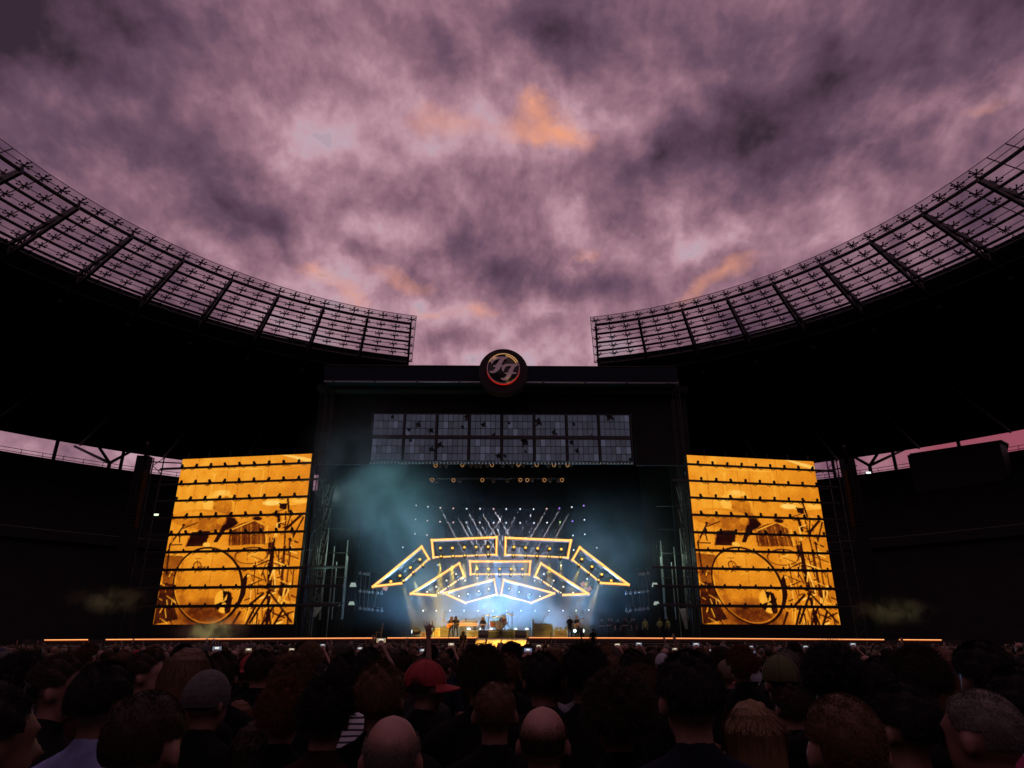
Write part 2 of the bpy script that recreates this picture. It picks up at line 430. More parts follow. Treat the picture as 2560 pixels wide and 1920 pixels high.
# ------------------------------------------------------------------ stands under the roof
M_seat = mat('grey_seat', (.03, .03, .032), .7, noise=(4, .4))
stand = thing('stadium_stand', 'dark two-tier stadium stands curving behind the stage', 'grandstand', (0, YC, 0))
for s in (-1, 1):
    rows = [(62, 0.0), (62, 2.2)]
    for i in range(18): rows += [(62 + i * .8, 2.2 + i * .5), (62 + i * .8, 2.7 + i * .5)]
    rows += [(78, 11.6), (78, 14.0), (77, 14.0), (77, 15.2), (77.3, 15.2), (77.3, 14.2)]
    for i in range(30): rows += [(78 + i * 1.0, 14.2 + i * .55), (78 + i * 1.0, 14.75 + i * .55)]
    rows += [(109, 30.9), (111.5, 30.9), (111.5, 0)]
    loft(MB(), [[p - Vector((0, YC, 0)) for p in oval(r, z, s, R(14), 4.5)] for r, z in rows]).build('terrace', M_conc, stand)
    MB().tube([p - Vector((0, YC, 0)) for p in oval(77.15, 15.25, s, R(14), 4.5)], .07, 4).build('balustrade_rail', M_alu, stand)
    rl = MB()
    for z in (32.05, 31.5): rl.tube([p - Vector((0, YC, 0)) for p in oval(109.6, z, s, R(14), 1.8)], .05, 4)
    for i in range(46):
        a = R(15 + i * 1.6)
        rl.bar(rp(109.6, 30.9, a, s), rp(109.6, 32.05, a, s), .07)
    rl.build('railing', M_steel, stand)
    for i in range(12):
        a = R(17.5 + i * 5.4 + (1.4 if s > 0 else 0))
        MB().tube([rp(110, 30.8, a, s), rp(110, 35.2, a, s)], .3, 8).build('roof_post', M_steel, stand)
for (px, s, e) in ((268, -1, 1), (2178, 1, -1)):              # tree columns: one stem, several branches
    base_ = at(px, 1185, 118)
    b0 = Vector((base_.x, base_.y - YC, 24)); b1 = Vector((base_.x, base_.y - YC, 31.9))
    m_ = MB().tube([b0, b1], .32, 10)
    for dx, dz, dy in ((-9.5 * e, 4.2, 4), (-3.2 * e, 4.6, -2), (5.0 * e, 2.6, -1)):
        m_.tube([b1, b1 + Vector((dx, dy, dz))], [.27, .22], 8)
    m_.build('tree_column', M_steel, stand)
# lit exit signs on the dark tiers
for px, py, lb in ((36, 1246, 'small green lit exit sign on the dark stand, far from the stage'), (391, 1287, 'small lit exit sign just beside the left video screen'), (2170, 1182, 'bright white lit sign below the roof slit by the right speaker array'), (2393, 1257, 'small yellow-green lit exit sign on the right stand')):
    p = at(px, py, 100 if px in (36, 2393) else 92)
    t = thing('exit_sign', lb, 'exit sign', p)
    MB().box((0, 0, 0), (.75, .16, .34)).build('case', M_black, t)
    MB().box((0, -.1, 0), (.66, .04, .24)).build('lit_face', emat('exit_light', (.85, 1, .65) if px != 2170 else (.9, 1, 1), 1.6), t)
# control room in the right-hand stand
c0, c1 = at(2265, 1155, 104), at(2497, 1095, 92)
cr = thing('control_room', 'black boxy control room standing proud of the right stand', 'control room', (0, 0, 0))
p0, p1 = at(2268, 1138, 104), at(2497, 1103, 96)
m_ = MB()
fl = [p0, p1, p1 + Vector((2.5, 2, -1.2)), p1 + Vector((9, 12, -1.0)), p0 + Vector((9, 14, 0))]
m_.prism([(q.x, q.y, 24) for q in fl], (0, 0, p0.z - 24)).build('wall', M_black, cr)
m_ = MB().prism([(q.x * 1.003, q.y * .997, p0.z) for q in fl], (0, 0, .18)).build('flat_roof', M_steel, cr)

for o in (roof, stand, cr): o['kind'] = 'thing'
# ------------------------------------------------------------------ concert stage
DECK = 2.30
YF = 58.0                         # front edge of the stage
def cropmap(x0, y0, sc): return lambda x, y: (x0 + sc * x, y0 + sc * y)
cA = cropmap(900, 1320, .16275); cB = cropmap(1240, 1320, .16275)      # light frames, left and right
cS = cropmap(1020, 1500, .13562); cT = cropmap(1300, 1500, .18083)     # band, left and right
cL = cropmap(740, 1380, .14465); cR = cropmap(1480, 1380, .14465)      # wings
cH = cropmap(900, 1240, .33454)                                        # whole stage opening
cW = cropmap(780, 840, .43400)                                         # window wall

M_deck = mat('stage_floor', (.05, .045, .04), .45, noise=(2, .3))
M_ramp = mat('ramp_floor', (.42, .38, .30), .95, noise=(.8, .15), spec=0.0)
M_led = emat('warm_led', (1, .42, .15), 1.5)
M_ledglow = emat('led_halo', (1, .14, .02), .30)  # red halo of the edge strip, put in as a glowing backing
stage = thing('concert_stage', 'wide black concert stage with lit front edge', 'stage', (0, YF, 0))
def st(p): return Vector(p) - Vector((0, YF, 0))
MB().box((0, 11, DECK / 2), (40, 22, DECK)).build('deck', M_deck, stage)
for s in (-1, 1):
    poly = [(s * 20.0, 0, DECK - .06), (s * 38.2, 0, DECK - .22), (s * 38.2, 3.4, DECK - .22), (s * 20.0, 3.4, DECK - .06)]
    MB().prism([(x, y, 0) for x, y, z in poly], (0, 0, DECK - .14)).build('wing_deck', M_deck, stage)
MB().box((0, 22.3, 13.5), (40, .2, 27)).build('back_cloth', M_cloth, stage)
for s in (-1, 1):
    MB().box((s * 17.3, 13.5, 12.5), (.15, 17.2, 25)).build('side_cloth', M_cloth, stage)
    m_ = MB()
    for i in range(34):                     # pleated legs beside the opening
        m_.box((s * (14.1 + i * .09), 9.6 + (.05 if i % 2 else 0), 10.5), (.09, .06, 16.4))
    m_.build('masking_cloth', M_cloth, stage)
MB().box((0, 12.5, 25.0), (36, 19, .5)).build('roof_deck', M_cloth, stage)
wz0, wz1 = at(1254, 1153, 62).z, at(1254, 1036, 62).z
MB().box((0, 4.35, (wz1 + 25.2) / 2 + .12), (36, .2, 25.2 - wz1)).build('header_cloth', M_cloth, stage)
for s in (-1, 1):
    MB().box((s * 15.35, 4.35, (wz0 + wz1) / 2), (5.3, .18, wz1 - wz0 + .6)).build('header_flank', M_cloth, stage)
    tw = MB()
    for dx in (-.35, .35):
        for dy in (-.35, .35): tw.tube([(s * 16.8 + dx, 3.6 + dy, 0), (s * 16.8 + dx, 3.6 + dy, 26)], .05, 5)
    for i in range(32):
        z = .5 + i * .8
        tw.bar((s * 16.8 - .35, 3.25, z), (s * 16.8 + .35, 3.25, z + .8 if i % 2 else z), .04)
        tw.bar((s * 16.8 - .35, 3.25, z if i % 2 else z + .8), (s * 16.8 + .35, 3.25, z), .035)
    tw.build('mast', M_steel, stage)
def led_z(x): return DECK + .02 - .19 * (abs(x) / 37) ** 1.3
segs = [(113, 222), (266, 1042), (1042, 1196), (1315, 1640), (1640, 2209), (2246, 2352)]
for a, b in segs:
    xa, xb = at(a, 1598, YF).x, at(b, 1598, YF).x
    n = max(2, int((xb - xa) / 1.2))
    pts = [(xa + (xb - xa) * i / n) for i in range(n + 1)]
    m_, g_ = MB(), MB()
    for i in range(n):
        p, q = pts[i], pts[i + 1]
        g_.bar((p, -.05, led_z(p) - .02), (q, -.05, led_z(q) - .02), .05, .13)
    nd = int((xb - xa) / .16)
    for i in range(nd):
        p = xa + (xb - xa) * (i + .5) / nd
        m_.box((p, -.09, led_z(p)), (.12, .05, .06))
    g = g_.build('edge_halo_strip', M_ledglow, stage)
    m_.build('led_dots', M_led, g)
# yellow-lit ramp going down to the crowd
ra = [(-1.93, 0, DECK - .03), (1.93, 0, DECK - .03), (1.93, -12, 1.32), (-1.93, -12, 1.32)]
rampo = MB().prism([(x, y, z - .25) for x, y, z in ra], (0, 0, .25)).build('ramp', M_ramp, stage)
MB().box((0, -16, .66), (3.86, 8, 1.3)).build('catwalk', M_ramp, stage)
for s in (-1, 1):
    MB().bar((s * 1.97, 0, DECK - .02), (s * 1.97, -12, 1.33), .06, .16).build('ramp_edge', M_black, stage)
    MB().prism([(s * 2.2, -.3, 0), (s * 19.5, -.3, 0), (s * 19.5, -.3, 1.95), (s * 2.2, -.3, 1.95)], (0, -.05, 0)).build('front_skirt', M_cloth, stage)
    MB().bar((s * 2.2, -.55, 1.86), (s * 15, -.55, 1.86), .05, .04).build('front_rail', M_alu, stage)

# ------------------------------------------------------------------ header beam and round logo sign
YH = 60.0
M_beam = mat('navy_beam', (.009, .014, .022), .7, noise=(.5, .25), spec=.08)
M_tube = mat('pale_edge_tube', (.30, .31, .34), .4, .4)
bl, br_, bb = at(812, 912, YH), at(1693, 916, YH), at(1254, 958, YH)
beam = thing('header_beam', 'long navy beam across the top of the stage', 'beam', ((bl.x + br_.x) / 2, YH, bb.z))
bw, bh = br_.x - bl.x, bl.z - bb.z
m_ = MB(); nseg = 7
prof = []
for sx, sz in ((1, 1), (-1, 1), (-1, 0), (1, 0)):
    cx, cz = sx * (bw / 2 - .25), (bh - .25 if sz else .12)
    a0 = {(1, 1): 0, (-1, 1): 90, (-1, 0): 180, (1, 0): 270}[(sx, sz)]
    rr = .25 if sz else .12
    for i in range(5): prof.append((cx + rr * math.cos(R(a0 + 22.5 * i)), 0, cz + rr * math.sin(R(a0 + 22.5 * i))))
m_.prism(prof, (0, 1.0, 0)).build('beam_body', M_beam, beam)
MB().tube([(-bw / 2 + .1, -.08, .06), (bw / 2 - .1, -.08, .06)], .085, 8).build('lower_edge_tube', M_tube, beam, True)
MB().tube([(-bw / 2 + .25, -.03, bh - .05), (bw / 2 - .25, -.03, bh - .05)], .05, 6).build('upper_edge_tube', M_steel, beam, True)
for i in range(9):
    x = -bw / 2 + 1 + (bw - 2) * i / 8
    if abs(x) > 2.5: MB().box((x, -.09, .1), (.16, .16, .3)).build('bracket', M_steel, beam)
for x, w in ((-3.5, 1.0), (-3.0, .5), (3.3, .8), (4.0, .4)):
    MB().prism([(x, .5, bh), (x + w, .5, bh), (x + w * .9, .5, bh + .18), (x + w * .55, .5, bh + .07), (x + w * .4, .5, bh + .26), (x + w * .1, .5, bh + .1)], (0, .05, 0)).build('loose_cloth', M_black, beam)
lc = at(1258.2, 931, 59.3)
lt, lb_ = at(1258, 874.5, 59.3), at(1258, 988.5, 59.3)
LR = (lt.z - lb_.z) / 2
logo = thing('logo_sign', 'round black sign with silver double F script and red glow', 'sign', (lc.x, 59.3, (lt.z + lb_.z) / 2))
M_disc = mat('sign_disc', (.03, .027, .03), .7, spec=.1)
M_face = mat('sign_face', (.012, .013, .016), .35)
M_silver = mat('silver_letter', (.62, .57, .56), .38, .25)
M_gold = emat('gold_rim_and_highlight', (1, .50, .2), .5)
MB().lathe((0, 0, 0), [(LR * .97, .7), (LR, .62), (LR, -.2), (LR * .97, -.28), (LR * .93, -.28)], 'Y', 56).build('disc', M_disc, logo, True)
ku = 2 * LR / 1400                # metres per traced pixel
zc = lambda y: (865 - y) * ku
xc = lambda x: (925 - x) * -ku
IR = 450 * ku; icz = zc(825)
MB().lathe((0, -.56, icz), [(IR, .1), (IR, 0), (IR * .98, -.05)], 'Y', 56).build('face', M_face, logo, True)
m_ = MB().tube([(IR * 1.0 * math.cos(2 * math.pi * i / 64), -.62, icz + IR * math.sin(2 * math.pi * i / 64)) for i in range(65)], .055, 6, False)
m_.build('rim', mat('rim_metal', (.5, .42, .42), .35, .6), logo, True)
m_ = MB().tube([(IR * math.sin(R(t)), -.665, icz + IR * math.cos(R(t))) for t in range(-66, 72, 6)], [.012] + [.045] * 21 + [.012], 6)
m_.build('rim_light', M_gold, logo, True)
m_ = MB().tube([(IR * .885 * math.sin(R(t)), -.66, icz + IR * .885 * math.cos(R(t))) for t in range(10, 68, 4)], .05, 6)  # highlight on the sign face, added as a glowing arc
m_.build('highlight_arc', M_gold, logo, True)
m_ = MB().tube([(IR * 1.0 * math.sin(R(t)), -.38, icz + IR * 1.0 * math.cos(R(t))) for t in range(70, 292, 6)], .06, 6)
m_.build('red_back_light', emat('red_light', (1, .02, .01), .55), logo, True)
m_ = MB().tube([(IR * .97 * math.sin(R(t)), -.38, icz + IR * .97 * math.cos(R(t))) for t in range(-68, 69, 8)], .03, 6)
m_.build('red_upper_light', emat('red_light_dim', (1, .03, .02), .25), logo, True)
LETT = [[(600,710),(565,645),(570,575),(610,510),(690,485),(1040,487),(1045,512),(1015,545),(970,550),(930,600),(885,690),(870,735),(930,738),(900,775),(860,785),(820,865),(755,935),(680,975),(605,982),(555,955),(538,915),(590,922),(650,900),(695,845),(712,795),(650,790),(636,745),(715,742),(750,690),(800,605),(848,550),(740,562),(665,610),(628,675)],
        [(935,940),(890,880),(880,800),(905,760),(960,715),(1010,703),(1340,705),(1352,730),(1330,755),(1280,770),(1230,830),(1195,920),(1190,955),(1295,958),(1292,985),(1270,1005),(1170,1005),(1130,1080),(1060,1160),(980,1195),(910,1195),(865,1165),(848,1130),(900,1135),(960,1120),(1005,1070),(1030,1010),(975,1000),(958,970),(1050,965),(1080,900),(1120,830),(1165,765),(1050,765),(985,800),(950,870)]]
for L in LETT:
    MB().prism([(xc(x), -.66, zc(y)) for x, y in L], (0, -.12, 0)).build('letter', M_silver, logo)
lamp('letter_fill', 'SPOT', (-.9, -1.6, icz + .9), 12, (1, .55, .2), logo, logo.location + Vector((-.5, 0, icz + .35)), R(60), .9, .1)  # unseen gold spots added to warm the silver letters
lamp('letter_fill', 'SPOT', (.6, -1.6, icz - 1.6), 12, (1, .55, .25), logo, logo.location + Vector((.2, 0, icz - .8)), R(60), .9, .1)

# ------------------------------------------------------------------ wall of old factory windows above the opening
ww = thing('window_wall', 'long wall of small broken grey factory windows over the stage', 'windows', (0, 62, 0))
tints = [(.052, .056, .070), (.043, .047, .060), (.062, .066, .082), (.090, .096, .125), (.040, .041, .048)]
M_panes = [mat('dim_glow_pane', (t[0] * .7, t[1] * .8, t[2] * 1.0), .6, emit=(t[0] * .88, t[1] * .92, t[2] * 1.08), strength=.50, noise=(9, .35)) for t in tints]  # faint bluish glow added to the panes, as on a dim LED wall
XL, XR = at(928, 1095, 62).x, at(1579, 1095, 62).x
wgt = [.45, .2, .2, .10, .05]
holes = [(462, 468, 14), (612, 512, 20), (560, 540, 12), (688, 545, 17), (866, 522, 12), (893, 470, 22), (988, 512, 18), (1135, 500, 10), (1303, 495, 26), (1393, 553, 19), (1508, 505, 12), (1718, 462, 26), (1606, 572, 14), (1048, 568, 14), (572, 598, 12), (693, 645, 19), (742, 622, 20), (1222, 605, 28), (1490, 605, 17), (1523, 650, 17), (1075, 680, 18), (1112, 680, 12), (1830, 700, 22), (385, 632, 12), (1230, 655, 9)]
def wx(cx): return XL + (XR - XL) * (cx - 347) / (1837 - 347)
def wzf(cy_): return wz1 + (wz0 - wz1) * (cy_ - 452) / (708 - 452)
pane_cache = {}
rj = np.random.default_rng(3)
hole_poly = []
for hx, hy, hr in holes:
    n = 9
    hole_poly.append([(hx + hr * (1.15 if i % 2 else .55) * (.8 + .5 * rj.random()) * math.cos(2 * math.pi * i / n), hy + hr * (1.1 if i % 2 else .6) * (.8 + .4 * rj.random()) * math.sin(2 * math.pi * i / n)) for i in range(n)])
def inside(x, y, poly):
    c = False; n = len(poly)
    for i in range(n):
        x1, y1 = poly[i]; x2, y2 = poly[i - 1]
        if (y1 > y) != (y2 > y) and x < (x2 - x1) * (y - y1) / (y2 - y1) + x1: c = not c
    return c
pw, ph = 171 / 6, 120 / 3
for ci in range(8):
    for ri in range(2):
        X0, Y0 = 353 + ci * 186.5, 452 + ri * 136
        for i in range(6):
            for j in range(3):
                cx0, cy0 = X0 + i * pw + 1.3, Y0 + j * ph + 1.3
                near = [hp for hp, (hx, hy, hr) in zip(hole_poly, holes) if abs(hx - cx0 - pw / 2) < hr * 1.5 + pw / 2 and abs(hy - cy0 - ph / 2) < hr * 1.5 + ph / 2]
                mi = rj.choice(5, p=wgt)
                w_, h_ = pw - 2.6, ph - 2.6
                if not near:
                    if mi not in pane_cache:
                        pane_cache[mi] = MB().box((0, 0, 0), (w_ * (XR - XL) / 1490, .03, h_ * (wz1 - wz0) / 256)).mesh('pane', M_panes[mi])
                    link('pane', pane_cache[mi], ww, (wx(cx0 + w_ / 2), float(rj.normal(0, .012)), wzf(cy0 + h_ / 2)))
                else:
                    mb = MB(); N, Mg = 6, 8
                    for a in range(N):
                        for b in range(Mg):
                            if any(inside(cx0 + w_ * (a + .5) / N, cy0 + h_ * (b + .5) / Mg, hp) for hp in near): continue
                            xa, xb = wx(cx0 + w_ * a / N), wx(cx0 + w_ * (a + 1) / N); za, zb = wzf(cy0 + h_ * b / Mg), wzf(cy0 + h_ * (b + 1) / Mg)
                            mb.add([(xa, 0, za), (xb, 0, za), (xb, 0, zb), (xa, 0, zb)], [(0, 3, 2, 1)])
                    if mb.f: mb.build('pane', M_panes[mi], ww)
M_wframe = mat('window_frame_iron', (.02, .02, .022), .6)
for ri in range(2):
    Y0 = 452 + ri * 136
    for j in range(4):
        MB().bar((XL - .1, -.02, wzf(Y0 + j * ph)), (XR + .1, -.02, wzf(Y0 + j * ph)), .06, .05 if j in (1, 2) else .1).build('glazing_bar', M_wframe, ww)
for ci in range(9):
    x = 353 + ci * 186.5 - 7.7
    MB().bar((wx(x), -.03, wz0 - .1), (wx(x), -.03, wz1 + .1), .24, .1).build('mullion', M_wframe, ww)
MB().bar((XL - .1, -.03, wzf(580)), (XR + .1, -.03, wzf(580)), .1, .22).build('transom', M_wframe, ww)
MB().box((0, .25, (wz0 + wz1) / 2), (XR - XL, .05, wz1 - wz0)).build('back_board', M_black, ww)
ds = thing('dot_light_strip', 'row of tiny white dots along the foot of the window wall', 'light strip', (0, 61.9, wz0 - .22))
MB().bar((XL, 0, 0), (XR, 0, 0), .08, .16).build('batten', M_black, ds)
m_ = MB()
for i in range(76): m_.box((XL + (XR - XL) * (i + .5) / 76, -.06, 0), (.11, .04, .11))
tag(m_.build('dots', emat('dot_light', (.8, .85, .9), .16), ds), kind='stuff')

# ------------------------------------------------------------------ two video screens with the drummer's close-up
NX, NY = 200, 240
TLc, TRc, BRc, BLc = (np.array(p, float) for p in ((322, 157), (1405, 108), (1255, 1465), (85, 1480)))
uu, vv = np.meshgrid(np.linspace(0, 1, NX + 1), np.linspace(0, 1, NY + 1))
def bil(u, v): return [(1 - u) * (1 - v) * TLc[i] + u * (1 - v) * TRc[i] + u * v * BRc[i] + (1 - u) * v * BLc[i] for i in (0, 1)]
PX, PY = bil(uu, vv)
pic = .665 + .05 * np.cos((PX - 620) / 420) - .07 * (PY - 100) / 1300 + .05 * np.exp(-((PX - 330) / 160) ** 2 - ((PY - 620) / 260) ** 2)
def put(mask, val, soft=1.0):
    global pic
    mask = np.clip(mask, 0, 1) * soft
    pic = pic * (1 - mask) + val * mask
def ellm(cx, cy_, rx, ry, rot=0.0, edge=5.0):
    c, s = math.cos(R(rot)), math.sin(R(rot))
    x, y = PX - cx, PY - cy_
    d = np.hypot((x * c + y * s) / rx, (-x * s + y * c) / ry)
    return (1 - d) * min(rx, ry) / edge + .5
def linem(x0, y0, x1, y1, w):
    t = np.clip(((PX - x0) * (x1 - x0) + (PY - y0) * (y1 - y0)) / max((x1 - x0) ** 2 + (y1 - y0) ** 2, 1), 0, 1)
    return (w / 2 - np.hypot(PX - x0 - t * (x1 - x0), PY - y0 - t * (y1 - y0))) / 4 + .5
def polym(poly):
    ins = np.zeros(PX.shape, bool); n = len(poly)
    for i in range(n):
        x1, y1 = poly[i]; x2, y2 = poly[i - 1]
        if y1 == y2: continue
        ins ^= ((y1 > PY) != (y2 > PY)) & (PX < (x2 - x1) * (PY - y1) / (y2 - y1) + x1)
    return ins.astype(float)
put(polym([(1130, 112), (1180, 112), (1400, 150), (1400, 190)]), .93)
for a in ((600, 248, 1000, 236), (590, 285, 560, 460), (1010, 250, 975, 500), (600, 285, 595, 330)): put(linem(*a, 7), .85, .8)
put(ellm(640, 520, 118, 100), .80); put(ellm(660, 545, 85, 90), .56); put(ellm(540, 535, 45, 55), .84); put(ellm(650, 455, 80, 28, -12), .92, .7)
for i in range(26):
    x = 580 + i * 6.5; put(linem(x, 440 + 6 * math.sin(i), x + 8 + i, 540 + i * 2.5, 3), .86 if i % 2 else .62, .6)
put(polym([(600, 600), (740, 600), (800, 690), (750, 750), (620, 760), (560, 880), (430, 880), (460, 700)]), .50)
put(polym([(690, 640), (760, 650), (795, 692), (745, 730), (690, 750), (620, 850), (580, 850), (660, 720)]), .08)
put(ellm(465, 655, 232, 72, -2, 9), .60); put(ellm(520, 690, 172, 60, -6, 20), .48, .8); put(ellm(440, 625, 190, 30, -2, 14), .75, .5); put(ellm(655, 672, 40, 40), .74, .5)
put(polym([(400, 765), (560, 755), (520, 880), (345, 882), (385, 800)]), .06); put(linem(400, 770, 350, 880, 10), .8, .6); put(polym([(575, 760), (640, 755), (570, 875), (520, 870)]), .62); put(ellm(530, 868, 32, 20), .86)
put(polym([(720, 770), (800, 700), (930, 665), (1005, 700), (1030, 860), (715, 872)]), .36)
for i in range(11): put(linem(740 + i * 27, 735 - 5 * i, 735 + i * 28, 868, 5), (.78, .2, .55)[i % 3], .8)
put(linem(745, 745, 930, 668, 9), .82); put(linem(930, 668, 1010, 705, 9), .8); put(ellm(955, 655, 38, 16), .12)
put(ellm(905, 950, 140, 66, -6), .16); put(ellm(905, 952, 130, 58, -6), .68)
put(ellm(1190, 516, 195, 32, -2), .78); put(ellm(1070, 527, 70, 20, -4), .97); put(ellm(1310, 508, 70, 18, -2), .90, .7); put(polym([(1135, 528), (1200, 530), (1195, 582), (1140, 575)]), .07)
rs = np.random.default_rng(11)
for x0, y0, x1, y1, w, v in ((1205, 480, 1215, 600, 16, .12), (1190, 600, 1180, 860, 12, .2), (1130, 620, 1135, 720, 26, .08), (1320, 620, 1190, 740, 20, .1), (1335, 640, 1240, 820, 12, .14), (1060, 860, 1055, 1180, 30, .1), (1090, 820, 1040, 1470, 26, .08), (1180, 880, 1150, 1250, 22, .16), (1230, 880, 1190, 1240, 14, .3)):
    put(linem(x0, y0, x1, y1, w), v)
for i in range(150):                                      # stands, clamps and cables
    x, y = rs.uniform(880, 1260), rs.uniform(560, 1460)
    if x < 1030 and y < 900: continue
    a = rs.choice([85, 95, 70, 110, 20, 160]); l = rs.uniform(40, 150)
    put(linem(x, y, x + l * math.cos(R(a)), y + l * math.sin(R(a)), rs.uniform(4, 13)), rs.choice([.05, .12, .2, .84, .95]), .9)
for x0, y0, x1, y1 in ((1050, 1240, 900, 1460), (1040, 1230, 1070, 1470), (1060, 1230, 1240, 1450), (1100, 1330, 1000, 1470), (950, 1330, 870, 1470), (1170, 1360, 1100, 1470), (820, 1380, 760, 1470), (1010, 1240, 880, 1340)): put(linem(x0, y0, x1, y1, 17), .06)
put(ellm(546, 1184, 298, 299), .04); put(ellm(540, 1184, 280, 284), .64)
put(ellm(560, 1010, 240, 110, 0, 160), .70, .6); put(ellm(530, 1430, 250, 120, 0, 90), .28, .85); put(ellm(300, 1250, 60, 200, 0, 60), .5, .6)
for i in range(9): put(linem(262 + 3 * i, 1180 - 30 * i, 240 + 3 * i, 1190 - 30 * i, 14), .8, .8)
put(polym([(835, 1130), (880, 1080), (860, 1250), (800, 1360), (780, 1330), (825, 1230)]), .07)
put(ellm(678, 1302, 72, 88), .80)
for a0, a1 in ((-95, -60), (-20, 40), (120, 160), (60, 80)):
    put(polym([(678, 1302), (678 + 84 * math.cos(R(a0)), 1302 + 84 * math.sin(R(a0))), (678 + 84 * math.cos(R(a1)), 1302 + 84 * math.sin(R(a1)))]), .06)
put(polym([(715, 1222), (748, 1240), (740, 1390), (690, 1390)]), .05)
put(ellm(455, 1035, 36, 36), .14); put(ellm(455, 1035, 29, 29), .62); put(linem(452, 985, 458, 1030, 4), .12); put(linem(430, 975, 480, 975, 4), .12); put(linem(470, 1040, 432, 1088, 8), .1)
for i in range(6): put(linem(455 + i * 13, 1052 - (i % 2) * 14, 463 + i * 13, 1040 + (i % 2) * 10, 6), .12)
put(linem(215, 872, 335, 715, 13), .1); put(ellm(333, 712, 12, 12), .08); put(linem(330, 738, 450, 690, 8), .12); put(linem(300, 770, 300, 850, 10), .1); put(linem(215, 872, 320, 868, 8), .12); put(linem(240, 770, 236, 850, 14), .5)
put(polym([(180, 940), (320, 945), (350, 990), (290, 1060), (260, 1180), (155, 1170)]), .42); put(linem(180, 945, 370, 955, 9), .8); put(linem(215, 880, 190, 1100, 12), .1)
put(polym([(150, 1170), (255, 1170), (262, 1330), (300, 1440), (90, 1480), (115, 1300)]), .18)
for i in range(30):
    x, y = rs.uniform(100, 270), rs.uniform(1050, 1470); a = rs.choice([80, 100, 120, 30]); l = rs.uniform(25, 90)
    put(linem(x, y, x + l * math.cos(R(a)), y + l * math.sin(R(a)), rs.uniform(4, 10)), rs.choice([.04, .1, .8, .92]), .9)
for x0, y0, x1, y1 in ((470, 150, 420, 480), (715, 175, 680, 600), (820, 140, 760, 640), (1065, 120, 1010, 560), (590, 910, 545, 1300), (440, 480, 300, 1180)): put(linem(x0, y0, x1, y1, 4), .38, .55)
put(np.clip(ellm(546, 1184, 298, 299), 0, 1) * (1 - np.clip(ellm(541, 1184, 281, 284), 0, 1)), .035)
put(np.clip(ellm(541, 1184, 281, 284), 0, 1) * (1 - np.clip(ellm(541, 1184, 272, 275), 0, 1)), .85, .5)
def smooth_noise(n, seed):
    g = np.random.default_rng(seed).normal(0, 1, (n, n)); y = vv * (n - 1.001); x = uu * (n - 1.001); y0, x0 = y.astype(int), x.astype(int); fy, fx = y - y0, x - x0
    return g[y0, x0] * (1 - fy) * (1 - fx) + g[y0, x0 + 1] * (1 - fy) * fx + g[y0 + 1, x0] * fy * (1 - fx) + g[y0 + 1, x0 + 1] * fy * fx
pic = pic + .022 * smooth_noise(7, 1) + .03 * smooth_noise(22, 2) + .03 * smooth_noise(60, 3) * (pic < .6) + rng.normal(0, .028, pic.shape)
stops = np.array([0, .12, .3, .5, .66, .82, 1.0, 1.3])
cr_ = np.interp(pic, stops, [.008, .022, .12, .42, .80, .98, 1.0, 1.0])
cg_ = np.interp(pic, stops, [.001, .003, .018, .105, .255, .44, .66, .8])
cb_ = np.interp(pic, stops, [.001, .001, .002, .005, .010, .035, .16, .3])
sA, sB = at(780, 1134, 62), at(733, 1560, 62)
SZ1, SZ0 = sA.z, sB.z
SW = 13.35; SH = SZ1 - SZ0
me = bpy.data.meshes.new('picture')
vs = np.stack([uu.ravel() * SW, np.zeros(uu.size), (1 - vv).ravel() * SH], 1)
idx = np.arange(uu.size).reshape(uu.shape)
fs = np.stack([idx[1:, :-1].ravel(), idx[1:, 1:].ravel(), idx[:-1, 1:].ravel(), idx[:-1, :-1].ravel()], 1)
me.from_pydata(vs.tolist(), [], fs.tolist())
ca = me.color_attributes.new('picture', 'FLOAT_COLOR', 'POINT')
ca.data.foreach_set('color', np.stack([cr_, cg_, cb_, np.ones_like(cr_)], -1).ravel().astype(np.float32))
M_vid = bpy.data.materials.new('video_picture'); M_vid.use_nodes = True
nt = M_vid.node_tree; b = nt.nodes['Principled BSDF']; b.inputs['Base Color'].default_value = (.01, .01, .01, 1); b.inputs['Roughness'].default_value = .6
an = nt.nodes.new('ShaderNodeVertexColor'); an.layer_name = 'picture'
nt.links.new(an.outputs[0], b.inputs['Emission Color']); b.inputs['Emission Strength'].default_value = 1.0
me.materials.append(M_vid)
